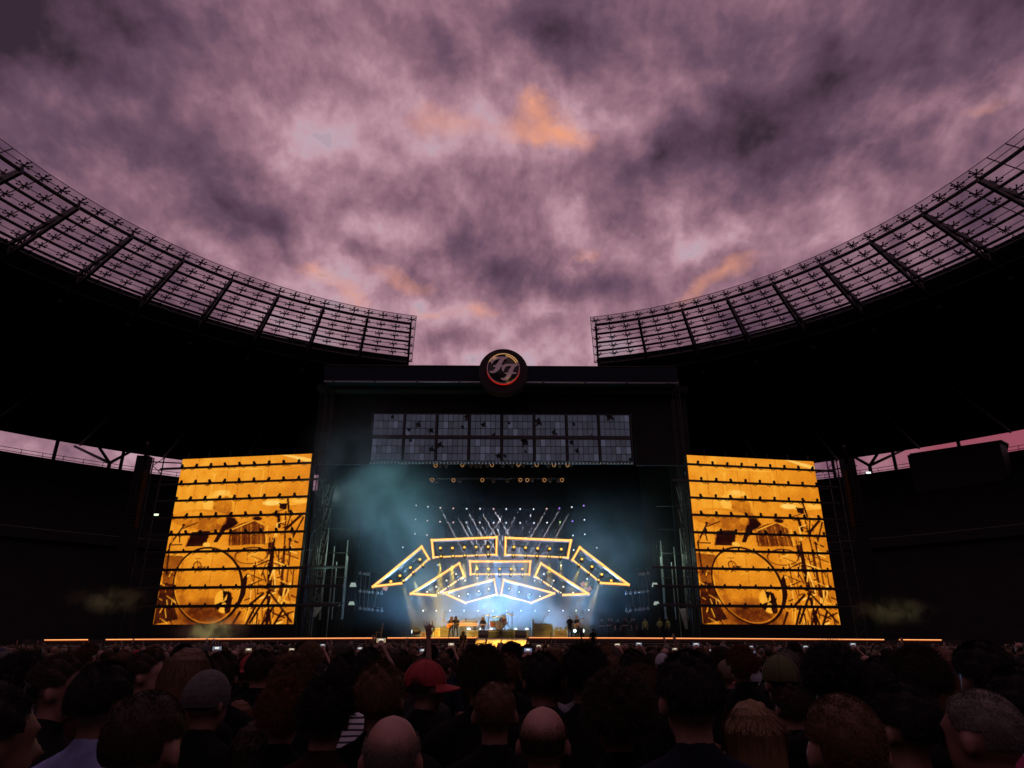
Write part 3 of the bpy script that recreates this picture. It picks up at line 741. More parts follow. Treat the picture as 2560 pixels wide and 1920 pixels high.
for s in (-1, 1):
    if s < 0:
        inn = Vector((at(780, 1134, 62).x, 62, SZ0)); ang = -math.asin(2.3 / SW)
        loc = (inn.x - SW * math.cos(ang), 62 + 2.3, SZ0)
        lab = 'tall orange video screen of a drum kit, on the left of the stage'
    else:
        inn = Vector((at(1717, 1140, 62).x, 62, SZ0)); ang = math.asin(2.3 / SW)
        loc = (inn.x, 62, SZ0)
        lab = 'tall orange video screen of a drum kit, on the right of the stage'
    v = thing('video_screen', lab, 'screen', loc, ang, 'video screens flanking the stage')
    link('picture', me, v)
    MB().box((SW / 2, .3, SH / 2), (SW + .1, .5, SH + .1)).build('cabinet', M_black, v)
    fr = MB()
    for x in np.linspace(0, SW, 7): fr.bar((x, .8, -SZ0 + .1), (x, .8, SH + .8), .12)
    for z in np.linspace(.5, SH, 8): fr.bar((0, .8, z), (SW, .8, z), .1)
    fr.build('support_frame', M_steel, v)
    # nine dark pipes with lamps hung in front
    ordn = ['topmost', 'second from top', 'third from top', 'fourth from top', 'middle', 'fourth from bottom', 'third from bottom', 'second from bottom', 'lowest']
    lamp_me = MB().lathe((0, 0, .13), [(.07, -.10), (.12, -.08), (.13, .03), (.10, .11), (.04, .14)], 'Z', 9).box((0, 0, -.02), (.30, .16, .10)).mesh('lamp', M_black)
    for i in range(9):
        z = SH * (1 - (.072 + .1035 * i))
        bt = thing('lighting_bar', '%s black lamp bar across the %s video screen' % (ordn[i], 'left' if s < 0 else 'right'), 'lighting bar', loc, ang, 'lamp bars across the %s video screen' % ('left' if s < 0 else 'right'))
        xo = [.6, 2.0, .6, .6, .6, .6, 4.6, 4.6, 4.4][i]
        x0, x1 = (-1.6, SW + xo) if s < 0 else (-xo, SW + 1.6)
        m_ = MB().tube([(x0, -.75, z), (x1, -.75, z)], .115, 6)
        m_.tube([(x0, -.98, z - .12), (x1, -.98, z - .12)], .05, 5)
        m_.build('pipe', M_black, bt)
        for j in range(9):
            l = link('lamp', lamp_me, bt, (SW * (j + .45 + .12 * math.sin(i * 1.7)) / 9, -.8, z + .12)); l.rotation_euler = (0, R(random.uniform(-25, 25)), R(random.uniform(0, 90))); l.scale = (1, 1, 1) if i < 5 else (.7, .7, .55)
        cab = MB()
        for j in range(12):
            x = SW * (j + random.random()) / 12; cab.tube([(x, -.85, z - .1), (x + .25, -.9, z - .26), (x + .5, -.85, z - .1)], .03, 4)
        tag(cab.build('cables', M_black, bt), kind='stuff')
# low masking in front of the screens' feet
for s in (-1, 1):
    px = [(360, 740), (1750, 2110)][s > 0]
    a_, b_ = at(px[0], 1570, 60.6), at(px[1], 1570, 60.6)
    w = tag(MB().prism([(a_.x, 60.6, 0), (b_.x, 60.6, 0), (b_.x, 60.6, SZ0 - .08), (a_.x, 60.6, SZ0 - .08)], (0, .2, 0)).build('screen_skirt', M_cloth), 'black cloth skirt below the %s video screen' % ('left' if s < 0 else 'right'), 'cloth', 'black skirts below the screens')

# ------------------------------------------------------------------ nine glowing light frames
M_neon = emat('frame_neon', (1, .58, .13), 1.5)
M_halo = emat('frame_halo', (1, .27, .02), .7)  # orange halo round the tubes, put in as a wider glowing bar
M_lens = emat('warm_lens', (1, .55, .07), 1.5)
M_lenscool = emat('cool_lens', (.9, .92, .8), 1.3)
def mk(c, L): return [c(*p) for p in L]
FR = [
 ('outer left slanting', 64.5, mk(cA, [(205, 900), (950, 290), (1060, 475), (635, 850)]), mk(cA, [(615, 735), (775, 610), (920, 485), (475, 825)]), mk(cA, [(970, 570), (820, 680), (670, 810)])),
 ('top left long', 64.5, mk(cA, [(1105, 190), (2100, 145), (2095, 410), (1130, 450)]), mk(cA, [(1235, 310), (1420, 310), (1605, 300), (1785, 295), (1970, 290)]), mk(cA, [(1245, 437), (1428, 432), (1610, 423), (1790, 418), (1970, 408)])),
 ('top right long', 64.5, mk(cB, [(150, 155), (1150, 195), (1100, 455), (140, 410)]), mk(cB, [(275, 295), (455, 305), (640, 315), (825, 320), (1003, 328)]), mk(cB, [(268, 420), (450, 428), (630, 434), (812, 442), (990, 450)])),
 ('outer right slanting', 64.5, mk(cB, [(1285, 300), (2030, 870), (1615, 845), (1175, 490)]), mk(cB, [(1320, 480), (1475, 595), (1625, 715), (1770, 810)]), mk(cB, [(1270, 565), (1420, 685), (1575, 800)])),
 ('middle left slanting', 67, mk(cA, [(785, 1010), (1525, 545), (1600, 740), (1160, 1035)]), mk(cA, [(1170, 905), (1330, 810), (1475, 710), (1030, 985)]), mk(cA, [(1510, 800), (1355, 900), (1205, 1000)])),
 ('central level', 67, [(1175, 1404), (1326, 1404), (1323, 1436), (1177, 1435.5)], mk(cA, [(1800, 632), (1975, 632), (2147, 632)]) + mk(cB, [(232, 632), (405, 632)]), mk(cA, [(1800, 716), (1975, 716), (2147, 716)]) + mk(cB, [(232, 716), (405, 716)])),
 ('middle right slanting', 67, mk(cB, [(690, 545), (1415, 1010), (1035, 1030), (600, 740)]), mk(cB, [(735, 710), (885, 810), (1035, 905), (1185, 995)]), mk(cB, [(695, 800), (845, 900), (995, 995)])),
 ('inner left', 70, mk(cA, [(1290, 1000), (2060, 790), (2100, 1015), (1620, 1150)]), mk(cA, [(1520, 1050), (1660, 1015), (1825, 975), (1975, 935)]), []),
 ('inner right', 70, mk(cB, [(120, 795), (890, 1005), (540, 1150), (80, 1020)]), mk(cB, [(200, 935), (355, 985), (515, 1020), (675, 1050)]), []),
]
house_me = MB().lathe((0, 0, 0), [(.10, .42), (.20, .34), (.22, 0), (.19, -.02)], 'Y', 10).box((0, .2, .22), (.3, .2, .14)).mesh('spot_lamp', M_steel)
lens_me = MB().lathe((0, -.03, 0), [(.125, .02), (.125, -.01), (.07, -.04)], 'Y', 10).mesh('lens', M_lens)
lens2_me = MB().lathe((0, -.03, 0), [(.09, .02), (.09, -.01), (.05, -.04)], 'Y', 10).mesh('lens', M_lenscool)
spots = []
for fi, (nm, Yp, poly, lamps, low) in enumerate(FR):
    V = [at(x, y, Yp) for x, y in poly]
    ctr = sum(V, Vector()) / len(V)
    t = thing('light_frame', '%s glowing orange-edged lamp frame above the band' % nm, 'light frame', ctr, 0, 'glowing light frames above the band')
    V = [v_ - ctr for v_ in V]
    for i in range(len(V)):
        a_, b_ = V[i], V[(i + 1) % len(V)]
        d_ = (b_ - a_).normalized()
        wdt = .145 if i != 2 else .095
        e = MB().bar(a_ - d_ * .14, b_ + d_ * .14, .30, wdt * 1.55).build('edge_halo', M_halo, t)
        MB().bar(a_ + Vector((0, -.2, 0)) - d_ * .1, b_ + Vector((0, -.2, 0)) + d_ * .1, .10, wdt * 0.95).build('light_tube', M_neon, e)
    # truss behind the edge
    tr_ = MB()
    W_ = [v_ * .94 + Vector((0, .8, 0)) for v_ in V]
    for i in range(len(V)):
        tr_.bar(V[i] + Vector((0, .3, 0)), W_[i], .06); tr_.bar(W_[i], W_[(i + 1) % len(V)], .07)
        n = max(2, int((V[i] - V[i - 1]).length / .9))
        for j in range(n): tr_.bar((V[i - 1].lerp(V[i], j / n)) + Vector((0, .25, 0)), W_[i - 1].lerp(W_[i], (j + 1) / n), .04)
    P_ = [at(x, y, Yp) - ctr for x, y in lamps]
    for a_, b_ in zip(P_, P_[1:]): tr_.bar(a_ + Vector((0, .5, .2)), b_ + Vector((0, .5, .2)), .05)
    tr_.build('truss', M_steel, t)
    for j, p_ in enumerate(P_ + [at(x, y, Yp - .3) - ctr for x, y in low]):
        hd = link('spot_lamp', house_me, t, p_)
        up = j < len(P_)
        big = fi < 4 or fi == 5
        ln = link('lens', lens_me if (big and up) else lens2_me if not big else lens_me, hd)
        hd.rotation_euler = (R(-30), 0, 0)
        if not up: hd.scale = (.8, .8, .8); spots.append((fi, j - len(P_), p_ + ctr))
    # a few pale frame fittings
    if fi in (0, 3, 4, 6):
        for j in range(3):
            hw = MB()
            p_ = P_[j] + Vector((random.uniform(-.2, .4), .3, .55)); q_ = p_ + Vector((.35 if fi in (0, 4) else -.35, 0, .35))
            hw.bar(p_, q_, .05); hw.bar(p_ + Vector((.14, 0, 0)), q_ + Vector((.14, 0, 0)), .05); hw.bar(p_ + Vector((0, 0, .02)), p_ + Vector((.14, 0, .02)), .05)
            hw.build('hanging_iron', M_alu, t)
for px, py, lb in ((963, 1471, 'small pale pink square panel left of the middle light frame'), (1457, 1460, 'small pale pink square panel on the right of the stage, upper of two'), (1473, 1472, 'small pale pink square panel on the right of the stage, lower of two')):
    p_ = at(px, py, 67.5)
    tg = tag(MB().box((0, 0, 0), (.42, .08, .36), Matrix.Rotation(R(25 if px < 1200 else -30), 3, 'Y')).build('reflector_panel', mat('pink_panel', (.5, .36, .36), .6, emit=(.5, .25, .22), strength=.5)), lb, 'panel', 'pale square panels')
    tg.location = p_

# ------------------------------------------------------------------ small lamps inside the stage opening
M_ringlit = emat('ring_lamp_lit', (1, .45, .14), .5)
M_ringdim = emat('ring_lamp_dim', (.6, .30, .14), .07)
def torus(r, t, n=14, m=5):
    return MB().tube([(r * math.cos(2 * math.pi * i / n), 0, r * math.sin(2 * math.pi * i / n)) for i in range(n + 1)], t, m, False)
ring_me = [torus(.16, .024).mesh('ring', M_ringlit, True), torus(.14, .02).mesh('ring', M_ringdim, True)]
can_me = MB().lathe((0, .03, 0), [(.10, .35), (.19, .28), (.21, 0), (.19, 0)], 'Y', 12).mesh('can', M_black, True)
rowA = [(712, 0), (736, 1), (771, 1), (866, 0), (914, 1), (945, 1), (970, 1), (1010, 1), (1037, 0), (1100, 1), (1152, 1), (1189, 0), (1217, 1), (1271, 1), (1295, 0), (1362, 1), (1394, 0), (1428, 1), (1472, 0), (1493, 1)]
rowB = [(692, 0), (718, 1), (815, 0), (853, 1), (981, 0), (1046, 1), (1125, 1), (1200, 0), (1240, 0), (1270, 1), (1339, 0), (1372, 1), (1420, 1), (1440, 0)]
for row, cyy, nmr in ((rowA, 743, 'upper'), (rowB, 828, 'lower')):
    for x, dim in row:
        p = at(*cW(x, cyy + random.uniform(-2, 3)), 64)
        t = thing('ring_lamp', ('dim' if dim else 'glowing amber') + ' round lamp in the %s row below the window wall' % nmr, 'lamp', p, 0, 'round lamps, %s row, %s' % (nmr, 'dim' if dim else 'lit'))
        link('ring', ring_me[dim], t); link('can', can_me, t)
    a_, b_ = at(*cW(row[0][0] - 20, cyy - 12), 64.2), at(*cW(row[-1][0] + 20, cyy - 12), 64.2)
    tb = tag(MB().tube([a_, b_], .06, 6).tube([a_ + Vector((0, .4, 0)), b_ + Vector((0, .4, 0))], .06, 6).build('lamp_truss', M_black), '%s black pipe carrying the round lamps' % nmr, 'pipe', 'pipes of the round lamps')

M_pt = {c: emat('point_' + c, v, 1.6) for c, v in dict(white=(.95, .95, 1), pink=(1, .55, .5), violet=(.5, .2, 1), green=(.6, .9, .2)).items()}
pt_case = MB().lathe((0, .02, 0), [(.05, .25), (.09, .2), (.10, 0)], 'Y', 8).mesh('case', M_black)
pt_lens = {c: MB().lathe((0, 0, 0), [(.075, .02), (.075, -.01), (.04, -.03)], 'Y', 8).mesh('lens', m) for c, m in M_pt.items()}
r1 = [(420, 70, 'w'), (507, 80, 'w'), (600, 88, 'p'), (697, 92, 'p'), (797, 95, 'w'), (897, 95, 'w'), (998, 96, 'p'), (1093, 97, 'w'), (1197, 97, 'w'), (1297, 98, 'w'), (1395, 95, 'p'), (1490, 92, 'v'), (1583, 83, 'w'), (1672, 72, 'v')]
r2 = [(415, 175, 'w'), (503, 185, 'p'), (598, 192, 'p'), (697, 197, 'p'), (795, 198, 'w'), (895, 198, 'w'), (998, 200, 'w'), (1093, 200, 'w'), (1197, 201, 'w'), (1300, 202, 'w'), (1398, 199, 'w'), (1495, 195, 'g'), (1588, 188, 'v'), (1677, 178, 'w')]
r3 = [(410, 283, 'p'), (500, 292, 'p'), (1592, 295, 'w'), (1680, 286, 'w'), (320, 383, 'w'), (1597, 403, 'w'), (1770, 387, 'w'), (1305, 632, 'w'), (784, 632, 'w'), (582, 516, 'w'), (1504, 519, 'w'), (1697, 620, 'w')]
r4 = [(x, 857, 'w') for x in (472, 570, 672, 778, 883, 993, 1095, 1202, 1310, 1413, 1517)] + [(1615, 856, 'g'), (1710, 852, 'w')]
CN = dict(w='white', p='pink', v='violet', g='green')
beamers = []
for row, nm, Yp in ((r1, 'top row', 75), (r2, 'second row', 75), (r3, 'scattered', 74.5), (r4, 'bottom row', 76.5)):
    for x, y, c in row:
        p = at(*cH(x, y), Yp)
        t = thing('point_lamp', 'tiny %s point lamp, %s on the stage back wall' % (CN[c], nm), 'lamp', p, 0, 'point lamps on the back wall, %s, %s' % (nm, CN[c]))
        link('case', pt_case, t); link('lens', pt_lens[CN[c]], t)
        if row is r1 and 550 < x < 1640 or row is r2 and 750 < x < 1560: beamers.append((x, p))
for nm, row, Yp in (('top', r1, 75.4), ('second', r2, 75.4), ('bottom', r4, 76.9)):
    tag(MB().tube([at(*cH(x, y), Yp) for x, y, c in row], .03, 5).build('lamp_pipe', M_cloth), '%s curved black pipe of point lamps' % nm, 'pipe', 'curved pipes of point lamps')

# ------------------------------------------------------------------ smoke in the stage opening
def smoke_mat(name, dens, noise_scale, shape, aniso=.4, color=(.9, .95, 1, 1), thresh=(.36, .72), thin=None):
    m = bpy.data.materials.new(name); m.use_nodes = True
    nt = m.node_tree; nt.nodes.clear()
    N = nt.nodes.new; L = nt.links.new
    out = N('ShaderNodeOutputMaterial'); pv = N('ShaderNodeVolumePrincipled')
    pv.inputs['Color'].default_value = color; pv.inputs['Anisotropy'].default_value = aniso
    t_ = N('ShaderNodeTexCoord'); nz = N('ShaderNodeTexNoise'); L(t_.outputs['Object'], nz.inputs['Vector'])
    nz.inputs['Scale'].default_value = noise_scale; nz.inputs['Detail'].default_value = 3; nz.inputs['Distortion'].default_value = .6
    mr = N('ShaderNodeMapRange'); L(nz.outputs['Fac'], mr.inputs[0]); mr.inputs[1].default_value, mr.inputs[2].default_value = thresh
    tot = None
    for loc, sc, amp in shape:                       # soft ellipsoidal puffs, in object space
        mp = N('ShaderNodeMapping'); mp.vector_type = 'TEXTURE'; mp.inputs['Location'].default_value = loc; mp.inputs['Scale'].default_value = sc
        L(t_.outputs['Object'], mp.inputs[0])
        g = N('ShaderNodeTexGradient'); g.gradient_type = 'QUADRATIC_SPHERE'; L(mp.outputs[0], g.inputs[0])
        q = N('ShaderNodeMath'); q.operation = 'MULTIPLY_ADD'; L(g.outputs['Fac'], q.inputs[0]); q.inputs[1].default_value = amp
        if tot is None: q.inputs[2].default_value = 0
        else: L(tot, q.inputs[2])
        tot = q.outputs[0]
    a = N('ShaderNodeMath'); a.operation = 'MULTIPLY_ADD'; L(mr.outputs[0], a.inputs[0]); a.inputs[1].default_value = .93; a.inputs[2].default_value = .07
    b_ = N('ShaderNodeMath'); b_.operation = 'MULTIPLY'; L(a.outputs[0], b_.inputs[0]); L(tot, b_.inputs[1])
    c_ = N('ShaderNodeMath'); c_.operation = 'MULTIPLY_ADD'; L(b_.outputs[0], c_.inputs[0]); c_.inputs[1].default_value = dens; c_.inputs[2].default_value = 0
    if thin:
        mp = N('ShaderNodeMapping'); mp.vector_type = 'TEXTURE'; mp.inputs['Location'].default_value = thin[0]; mp.inputs['Scale'].default_value = thin[1]
        L(t_.outputs['Object'], mp.inputs[0]); g = N('ShaderNodeTexGradient'); g.gradient_type = 'QUADRATIC_SPHERE'; L(mp.outputs[0], g.inputs[0])
        q = N('ShaderNodeMath'); q.operation = 'MULTIPLY'; L(g.outputs['Fac'], q.inputs[0]); q.inputs[1].default_value = thin[2]; L(q.outputs[0], c_.inputs[2])
    L(c_.outputs[0], pv.inputs['Density']); L(pv.outputs[0], out.inputs['Volume'])
    return m
# puffs: low bank across the band, a tall plume on the left, thinner air on the right
sm = smoke_mat('stage_smoke', .075, .26, [
    ((0, 6, 2), (20, 10, 7.5), 1.3), ((0, 6, 7), (15, 10, 7), .8), ((-9, 4, 11), (9, 9, 8), 1.2), ((-12, 0, 16), (7, 6, 8), .8), ((-13.5, -1.2, 14.5), (7, 3.4, 9), .8), ((10, 5, 8), (10, 8, 8), .5), ((0, 3.2, 6.8), (15, 4.5, 4.5), 1.1), ((0, 8, 12), (17, 9, 8), .2)], thin=((0, 13, 10.5), (17, 8, 8), .035))
smo = tag(MB().box((-2.6, 6.2, 12.0), (37.7, 23.0, 24.0)).build('stage_smoke', sm), 'pale blue-green stage smoke drifting round the light frames', 'smoke', kind='stuff')
smo.location = (0, 61, DECK + .02)
# lamps the photograph shows burning: blue washes behind the drums, yellow spots in the frames, thin white beams
BL = (.24, .56, 1.0); TE = (.35, .85, .85); YE = (1, .62, .04)
for x, z, e, aim in ((0, 3.4, 22000, (0, 62, 9)), (-5, 3.4, 9500, (-7, 62, 9)), (5, 3.4, 9000, (6, 62, 9)), (-8, 4, 9000, (-13, 63, 11)), (8, 4, 6000, (12, 63, 10))):
    lamp('blue_wash', 'SPOT', (x, 77.5, z), e, BL, None, aim, R(62), .9, .3)
lamp('teal_smoke_fill', 'SPOT', (-9, 76, 5), 5500, TE, None, (-12, 64, 15), R(75), .9, .3)  # teal spots added to light the smoke
lamp('teal_smoke_fill', 'SPOT', (-13, 70, 21), 2400, TE, None, (-10, 62, 10), R(80), .9, .3)
lamp('teal_smoke_fill', 'SPOT', (9, 76, 5), 6000, (.4, .8, .9), None, (11, 64, 14), R(70), .9, .3)
for fi, j, p in spots:
    e = {0: [500, 500, 420], 1: [900, 800, 520, 420, 360], 2: [260, 160, 160, 420, 340], 3: [300, 300, 300], 4: [160, 160, 160], 5: [60, 160, 320, 160, 60], 6: [160, 160, 160]}.get(fi)
    if not e: continue
    dx = {0: 3.2, 3: -3.2, 4: 1.6, 6: -1.6}.get(fi, 0)
    lamp('frame_spot', 'SPOT', p + Vector((0, -.35, -.42)), e[min(j, len(e) - 1)] * (52 if fi in (0, 1, 2, 3) else 12), YE, None, p + Vector((dx, 0, -8)), R(19), .35, .06)
for x, p in beamers:
    d = 1 if x < 1045 else -1
    lamp('thin_beam', 'SPOT', p + Vector((0, -.3, -.1)), 330000, (1, .86, .9), None, p + Vector((d * 4.2, -3.0, -7.4)), R(2.2), .3, .02)
# warm front light on the ramp and the band
lamp('front_wash', 'SPOT', (-7, 50, 17), 34000, (1, .46, .06), None, (0, 53, 1.6), R(26), .7, .3)
lamp('front_wash', 'SPOT', (7, 50, 17), 34000, (1, .46, .06), None, (0, 53, 1.6), R(26), .7, .3)
lamp('band_wash', 'SPOT', (-4, 49, 17), 60000, (1, .50, .11), None, (-5, 65, 3), R(26), .8, .3)
lamp('band_wash', 'SPOT', (12, 57, 15), 16000, (1, .62, .25), None, (6, 65, 3), R(24), .8, .3)
for s in (-1, 1):
    lamp('wing_work_light', 'POINT', (s * 14.6, 63.0, 9.5), 170, (.72, 1, .80), None, radius=.2)
    lamp('wing_work_light', 'POINT', (s * 15.2, 61.5, 14.5), 60, (.70, 1, .85), None, radius=.2)

lamp('teal_smoke_fill', 'SPOT', (-17, 58.6, 3.2), 2600, (.45, .85, .75), None, (-13, 59.8, 18), R(50), .9, .2)  # floor spot added to light the smoke drifting at far left
# ------------------------------------------------------------------ small bank of lit smoke at the foot of the left screen
s2 = smoke_mat('low_smoke', .9, .55, [((0, 0, 0), (4.6, 1.4, 1.25), 1.2), ((1.6, 0, .5), (2.4, 1.2, .9), 1.0)], .0, (.95, .9, .7, 1), (.42, .62))
pz = at(520, 1578, 59.6)
o = tag(MB().box((0, 0, .3), (9.6, 2.8, 3.0)).build('low_smoke', s2), 'small bank of yellowish smoke at the foot of the left screen', 'smoke', kind='stuff')
o.location = (pz.x, 59.6, pz.z); o.location.y = 59.4
lamp('smoke_fill_spot', 'SPOT', (pz.x + 1.5, 55.5, 6.5), 2000, (1, .85, .40), None, (pz.x + .4, 59.4, pz.z), R(38), .8, .1)  # yellow spot added only to light this smoke bank

for px, py, lb, e in ((2235, 1528, 'thin olive smoke hanging low outside the right screen', 260), (268, 1500, 'thin olive smoke hanging low outside the left screen', 120)):
    pz = at(px, py, 60.5)
    o = tag(MB().box((0, 0, 0), (9.6, 2.8, 3.4)).build('thin_smoke', smoke_mat('thin_smoke', .55, .8, [((0, 0, 0), (4.6, 1.4, 1.6), 1.2)], .0, (.8, .9, .6, 1), (.46, .60))), lb, 'smoke', kind='stuff')
    o.location = (pz.x, 60.5, pz.z)
    lamp('smoke_fill_spot', 'SPOT', (pz.x, 56.0, pz.z + 3.5), e, (.9, 1, .45), None, (pz.x, 60.5, pz.z), R(60), .9, .1)  # weak olive spot added to tint the thin smoke

# ------------------------------------------------------------------ scaffolds, lamp ladders, hung panels in the wings
M_scaf = mat('scaffold_tube', (.15, .17, .155), .5, .2, noise=(9, .35))
M_tarp = mat('pale_tarp', (.55, .60, .56), .8, noise=(3, .15), bump=.4)
for s in (-1, 1):
    cm = (lambda x, y: cL(x, y)) if s < 0 else (lambda x, y: cR(2074 - x, y))
    sdn = 'left' if s < 0 else 'right'
    t = thing('scaffold_tower', 'lattice scaffold tower between the stage and the %s video screen' % sdn, 'scaffold', (0, 64, 0), 0, 'scaffold towers')
    xs = [at(*cm(x, 600), 64).x for x in (215, 300, 340, 410, 470, 560, 665, 790, 850)]
    for i, x in enumerate(xs):
        zt = (12.6, 11.2, 13.4, 9.8, 12.0, 10.4, 8.9, 11.0, 9.4)[i]
        MB().tube([(x, (i % 2) * .9, 3.9 if i not in (2, 5) else DECK), (x, (i % 2) * .9, zt)], .055, 6).build('upright', M_scaf, t)
    for z in (5.3, 7.5, 9.7, 11.9, 14.1):
        MB().tube([(xs[0], 0, z), (xs[-1], 0, z)], .05, 5).build('ledger', M_steel, t)
        for a_, b_ in ((0, 1), (3, 4), (1, 3)):
            MB().tube([(xs[a_], -.06, z), (xs[b_], -.06, z + 1.9)], .035, 5).build('brace', M_scaf, t)
        lt_ = MB()
        for q in range(6):
            f0, f1 = xs[2], xs[3]
            lt_.bar((f0 if q % 2 else f1, -.1, z + q * .34), (f1 if q % 2 else f0, -.1, z + q * .34 + .3), .04)
        lt_.build('lattice', M_scaf, t)
    ld = thing('lamp_ladder', 'hanging ladder of small lamps beside the %s light frames' % sdn, 'lighting ladder', (0, 63, 0), 0, 'lamp ladders in the wings')
    for x in (1100, 1180, 1250, 1365):
        a_, b_ = at(*cm(x + 35, 330 if x < 1300 else 640), 63), at(*cm(x - 15, 960), 63)
        MB().tube([(a_.x, 0, a_.z), (b_.x, 0, b_.z)], .035, 5).build('drop_pole', M_scaf, ld)
    for yy in (340, 645, 945):
        a_, b_ = at(*cm(1085, yy - 20), 63), at(*cm(1460, yy + 30), 63)
        MB().tube([(a_.x, 0, a_.z), (b_.x, 0, b_.z)], .045, 5).build('rung', M_steel, ld)
        for x in (1110, 1180, 1225, 1255, 1320, 1410, 1480):
            if yy == 340 and x > 1300: continue
            p_ = at(*cm(x, yy + (x - 1085) * .11), 63)
            MB().lathe((p_.x, -.1, p_.z - .15), [(.05, .2), (.11, .16), (.12, -.1)], 'Y', 8).box((p_.x, .05, p_.z + .02), (.1, .1, .22)).build('small_lamp', M_alu, ld)
    for (x0, y0, x1, y1), nm in (((930, 530, 1040, 600), 'upper'), ((905, 855, 1010, 915), 'lower')):
        a_, b_ = at(*cm(x0, y0), 62.6), at(*cm(x1, y1), 62.6)
        w_, h_ = abs(b_.x - a_.x), abs(a_.z - b_.z)
        pn = thing('flood_panel', '%s pale flood lamp panel in the %s wing' % (nm, sdn), 'flood lamp', ((a_.x + b_.x) / 2, 62.6, b_.z), 0, 'pale flood panels in the wings')
        MB().prism([(-w_ / 2, 0, 0), (w_ / 2, 0, 0), (w_ / 2 - .12, 0, h_), (-w_ / 2 + .12, 0, h_)], (0, .12, 0)).build('panel_face', mat('flood_face', (.6, .68, .62), .6, emit=(.55, .72, .60), strength=.42), pn)
        MB().tube([(-w_ / 2 - .1, .1, .1), (-w_ / 2 - .1, .1, h_ + .1), (w_ / 2 + .1, .1, h_ + .1), (w_ / 2 + .1, .1, .1)], .03, 5).build('yoke', M_steel, pn)
    # tarps
    tp = MB(); n = 7
    q = [(300, 960), (440, 955), (330, 1130), (290, 1120)] if s < 0 else [(2074 - 1500, 980), (2074 - 1625, 975), (2074 - 1665, 1335), (2074 - 1610, 1335)]
    Q = [at(*cm(x, y), 63.5) for x, y in q]
    for i in range(n):
        f0, f1 = i / n, (i + 1) / n
        yo = (.08 if i % 2 else -.08)
        vs_ = [Q[0].lerp(Q[1], f0) + Vector((0, yo, 0)), Q[0].lerp(Q[1], f1) + Vector((0, -yo, 0)), Q[3].lerp(Q[2], f1) + Vector((0, -yo, 0)), Q[3].lerp(Q[2], f0) + Vector((0, yo, 0))]
        tp.add(vs_, [(0, 1, 2, 3)])
    tag(tp.build('hanging_tarp', M_tarp), 'pale creased tarp hanging in the %s wing' % sdn, 'tarp', 'pale tarps in the wings')

# ------------------------------------------------------------------ line arrays hung beside the screens
M_spk = mat('speaker_grille', (.014, .008, .006), .8, noise=(12, .3), spec=.05)
for s, px in ((-1, 343), (1, 2133)):
    sdn = 'left' if s < 0 else 'right'
    t = thing('line_array', 'curved hanging column of loudspeakers outside the %s video screen' % sdn, 'loudspeaker', (0, 60, 0), 0, 'hung line arrays')
    x0 = at(px, 1240, 60).x
    zt = at(px, 1180, 60).z; x = x0; z = zt; y = 0
    for i in range(17):
        tilt = R(.4 + .11 * i * i * .35)
        h = .30
        b_ = MB().prism([(-.36, -.35, -.13), (.36, -.35, -.13), (.32, .38, -.09), (-.32, .38, -.09)], (0, 0, .26)).build('cabinet', M_spk, t)
        b_.location = (x, y, z); b_.rotation_euler = (-tilt * .6, 0, 0)
        MB().box((0, -.36, .0), (.3, .03, .2)).build('horn', M_cloth, b_)
        z -= h * math.cos(tilt); y += h * math.sin(tilt) * .8
    tw = thing('speaker_mast', 'black mast tower that carries the %s line array' % sdn, 'mast', (x0 * 65.5 / 60, 65.5, 0), 0, 'speaker masts')
    MB().box((0, 0, 9.6), (1.15, .9, 19.2)).build('cloth_wrap', M_cloth, tw)
    MB().bar((0, 0, 19.0), (-x0 * 5.5 / 60, -5.5, 19.0), .25).build('boom', M_steel, tw)
    for q in (-.5, .5): MB().bar((q, -.5, 0), (q, -.5, 19.2), .07).build('chord', M_cloth, tw)
    # lattice mast further in, seen against the sky slit
    lx = at(395 if s < 0 else 2080, 1160, 66).x
    lm = thing('lattice_mast', 'thin lattice mast behind the outer edge of the %s screen' % sdn, 'mast', (lx, 66, 0), 0, 'lattice masts')
    for dx in (-.5, .5): MB().bar((dx, 0, 0), (dx, 0, 19.2), .09).build('chord', M_steel, lm)
    lt_ = MB()
    for i in range(24): lt_.bar((-.5 if i % 2 else .5, 0, i * .8), (.5 if i % 2 else -.5, 0, (i + 1) * .8), .06)
    lt_.build('lacing', M_steel, lm)
    for i, z in enumerate((16.6, 18.4)): MB().tube([(-2.2, .2, z - .5 * s), (2.6, .2, z + .3)], .07, 5).build('stay', M_steel, lm)

# ------------------------------------------------------------------ band gear
M_red = mat('red_drum_wrap', (.45, .06, .02), .25, noise=(9, .3))
M_skin = mat('drum_head', (.60, .56, .45), .5)
M_chrome = mat('chrome', (.7, .7, .7), .2, 1)
M_brass = mat('cymbal_brass', (.75, .52, .20), .3, .9)
M_amp = mat('amp_tolex', (.09, .075, .05), .8, noise=(14, .3))
M_case = mat('flight_case', (.14, .09, .05), .6, noise=(5, .25))
M_wood = mat('pale_wood', (.45, .28, .12), .5, noise=(4, .25))
def deck_pt(px, Yp): return Vector((at(px, 1580, Yp).x, Yp, DECK))
RZ = at(1250, 1575, 67).z
rs_ = thing('drum_riser', 'black drum riser with panelled front under the drum kit', 'riser', (at(1250, 1575, 67).x, 67, DECK))
xa, xb = at(*cS(1450, 600), 65.6).x - rs_.location.x, at(*cS(1960, 600), 65.6).x - rs_.location.x
MB().box(((xa + xb) / 2, .6, (RZ - DECK) / 2), (xb - xa, 3.0, RZ - DECK)).build('platform', M_case, rs_)
